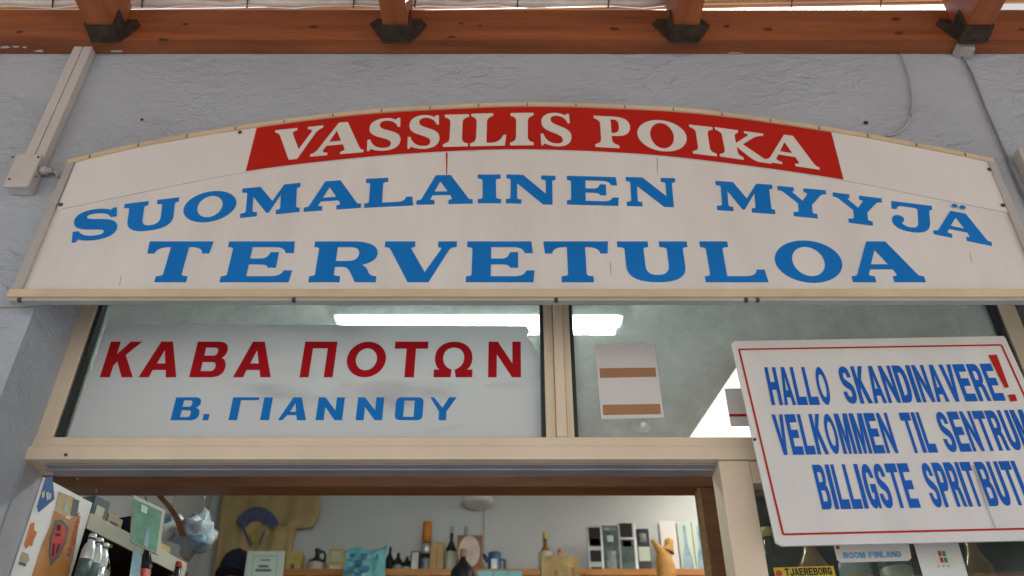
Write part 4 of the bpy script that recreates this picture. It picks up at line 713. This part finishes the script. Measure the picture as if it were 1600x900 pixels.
# hanging bag, strap and roll
def blob(c, rx, ry, rz, seed, amp=.25, n=3):
    bm = bmesh.new(); bmesh.ops.create_icosphere(bm, subdivisions=n, radius=1)
    vs = []; idx = {}
    for i, v in enumerate(bm.verts):
        k = 1+amp*noise.noise(v.co*2.2+Vector((seed, 0, 0)))+amp*.6*noise.noise(v.co*5+Vector((0, seed, 0))); idx[v] = i; vs.append((c.x+v.co.x*rx*k, c.y+v.co.y*ry*k, c.z+v.co.z*rz*k))
    fs = [tuple(idx[v] for v in f.verts) for f in bm.faces]; bm.free(); b = MB(); b.add(vs, fs); b.allsmooth = True; return b
YW = 1.05
hb = thing('hanging_bag', tuple(P(298, 860, YW)), 'crumpled clear plastic bag with blue contents hanging by the rack', 'bag')
blob(P(303, 838, YW), .05, .05, .05, 3., .5).build('bag_body', 'bag', hb); blob(P(312, 826, YW+.02), .03, .03, .05, 9., .5).build('bag_top', 'bag', hb); blob(P(307, 845, YW-.035), .026, .02, .02, 5., .4).build('contents', 'bluepic', hb)
def cord(a, par): MB().tube([a, (a.x, a.y, a.z+.1), (a.x, a.y, cz(a.y)-.001)], .0015, 6).build('cord', 'cable', par)
cord(P(312, 815, YW+.02), hb)
wb = thing('white_bag', tuple(P(266, 840, YW)), 'white plastic bag with blue stripe behind the green picture', 'bag')
blob(P(267, 823, YW), .036, .03, .038, 6., .3).build('bag_body', 'white', wb); poly('stripe', [(254, 811), (266, 807), (268, 813), (256, 818)], YW-.036, .002, 'skyblue', wb); cord(P(265, 812, YW), wb)
pts = [P(x, y, YW-.07) for x, y in smooth([(250, 776), (263, 790), (274, 806), (281, 822), (285, 836)], 4)]; b = MB()
pts = [Vector((pts[0].x-.01, pts[0].y, cz(YW-.07)-.001))]+pts
for p, q in zip(pts, pts[1:]): b.hexa([p+Vector((-.009, 0, 0)), p+Vector((.009, 0, 0)), p+Vector((.009, .004, 0)), p+Vector((-.009, .004, 0))], [q+Vector((-.009, 0, 0)), q+Vector((.009, 0, 0)), q+Vector((.009, .004, 0)), q+Vector((-.009, .004, 0))])
tag(b.build('leather_strap', 'darkwood'), 'dark brown leather strap hanging over the white bag', 'strap')
tag(MB().tube([P(276, 834, YW-.03), P(314, 813, YW-.03)], .012, 14).build('paper_roll', 'white'), 'white paper roll sticking out beside the strap', 'paper roll')
# ------------------------------------------------------------------ window display right of the door
ZD = P(1250, 900, .5).z-.1
wd_ = thing('window_shelf', (.65, .5, ZD), 'dark wooden shelf behind the window under the Scandinavian board', 'shelf'); MB().box(X(1172, 860, .62), RX1-.01, .42, .62, ZD-.02, ZD).build('board', 'darkwood', wd_); MB().box(X(1172, 860, .62), RX1-.01, .62, .63, .012, ZD+.35).build('back_board', 'glassdark', wd_)
for i in range(6):
    l = X(1172, 860, .52)+.04+i*.085; H = random.uniform(.2, .27); r = .032; c = (l, .52, ZD); m = ['glassdark', 'whisky', 'clearb', 'darkgreen'][i % 4]
    t = thing('window_bottle', c, ORD[i]+' liquor bottle from the door post on the shelf behind the window', 'bottle', 'bottles behind the window')
    MB().lathe([(r, .0005), (r, H*.58), (r*.5, H*.72), (r*.36, H*.8), (r*.36, H*.92)], c, 16).build('body', m, t); MB().lathe([(r*.42, H*.9), (r*.42, H)], c, 12).build('cap', ['yellow', 'black', 'logored'][i % 3], t); MB().lathe([(r*1.02, H*.15), (r*1.02, H*.45)], c, 16).build('label_band', ['jugcream', 'strip', 'yellow'][i % 3], t)
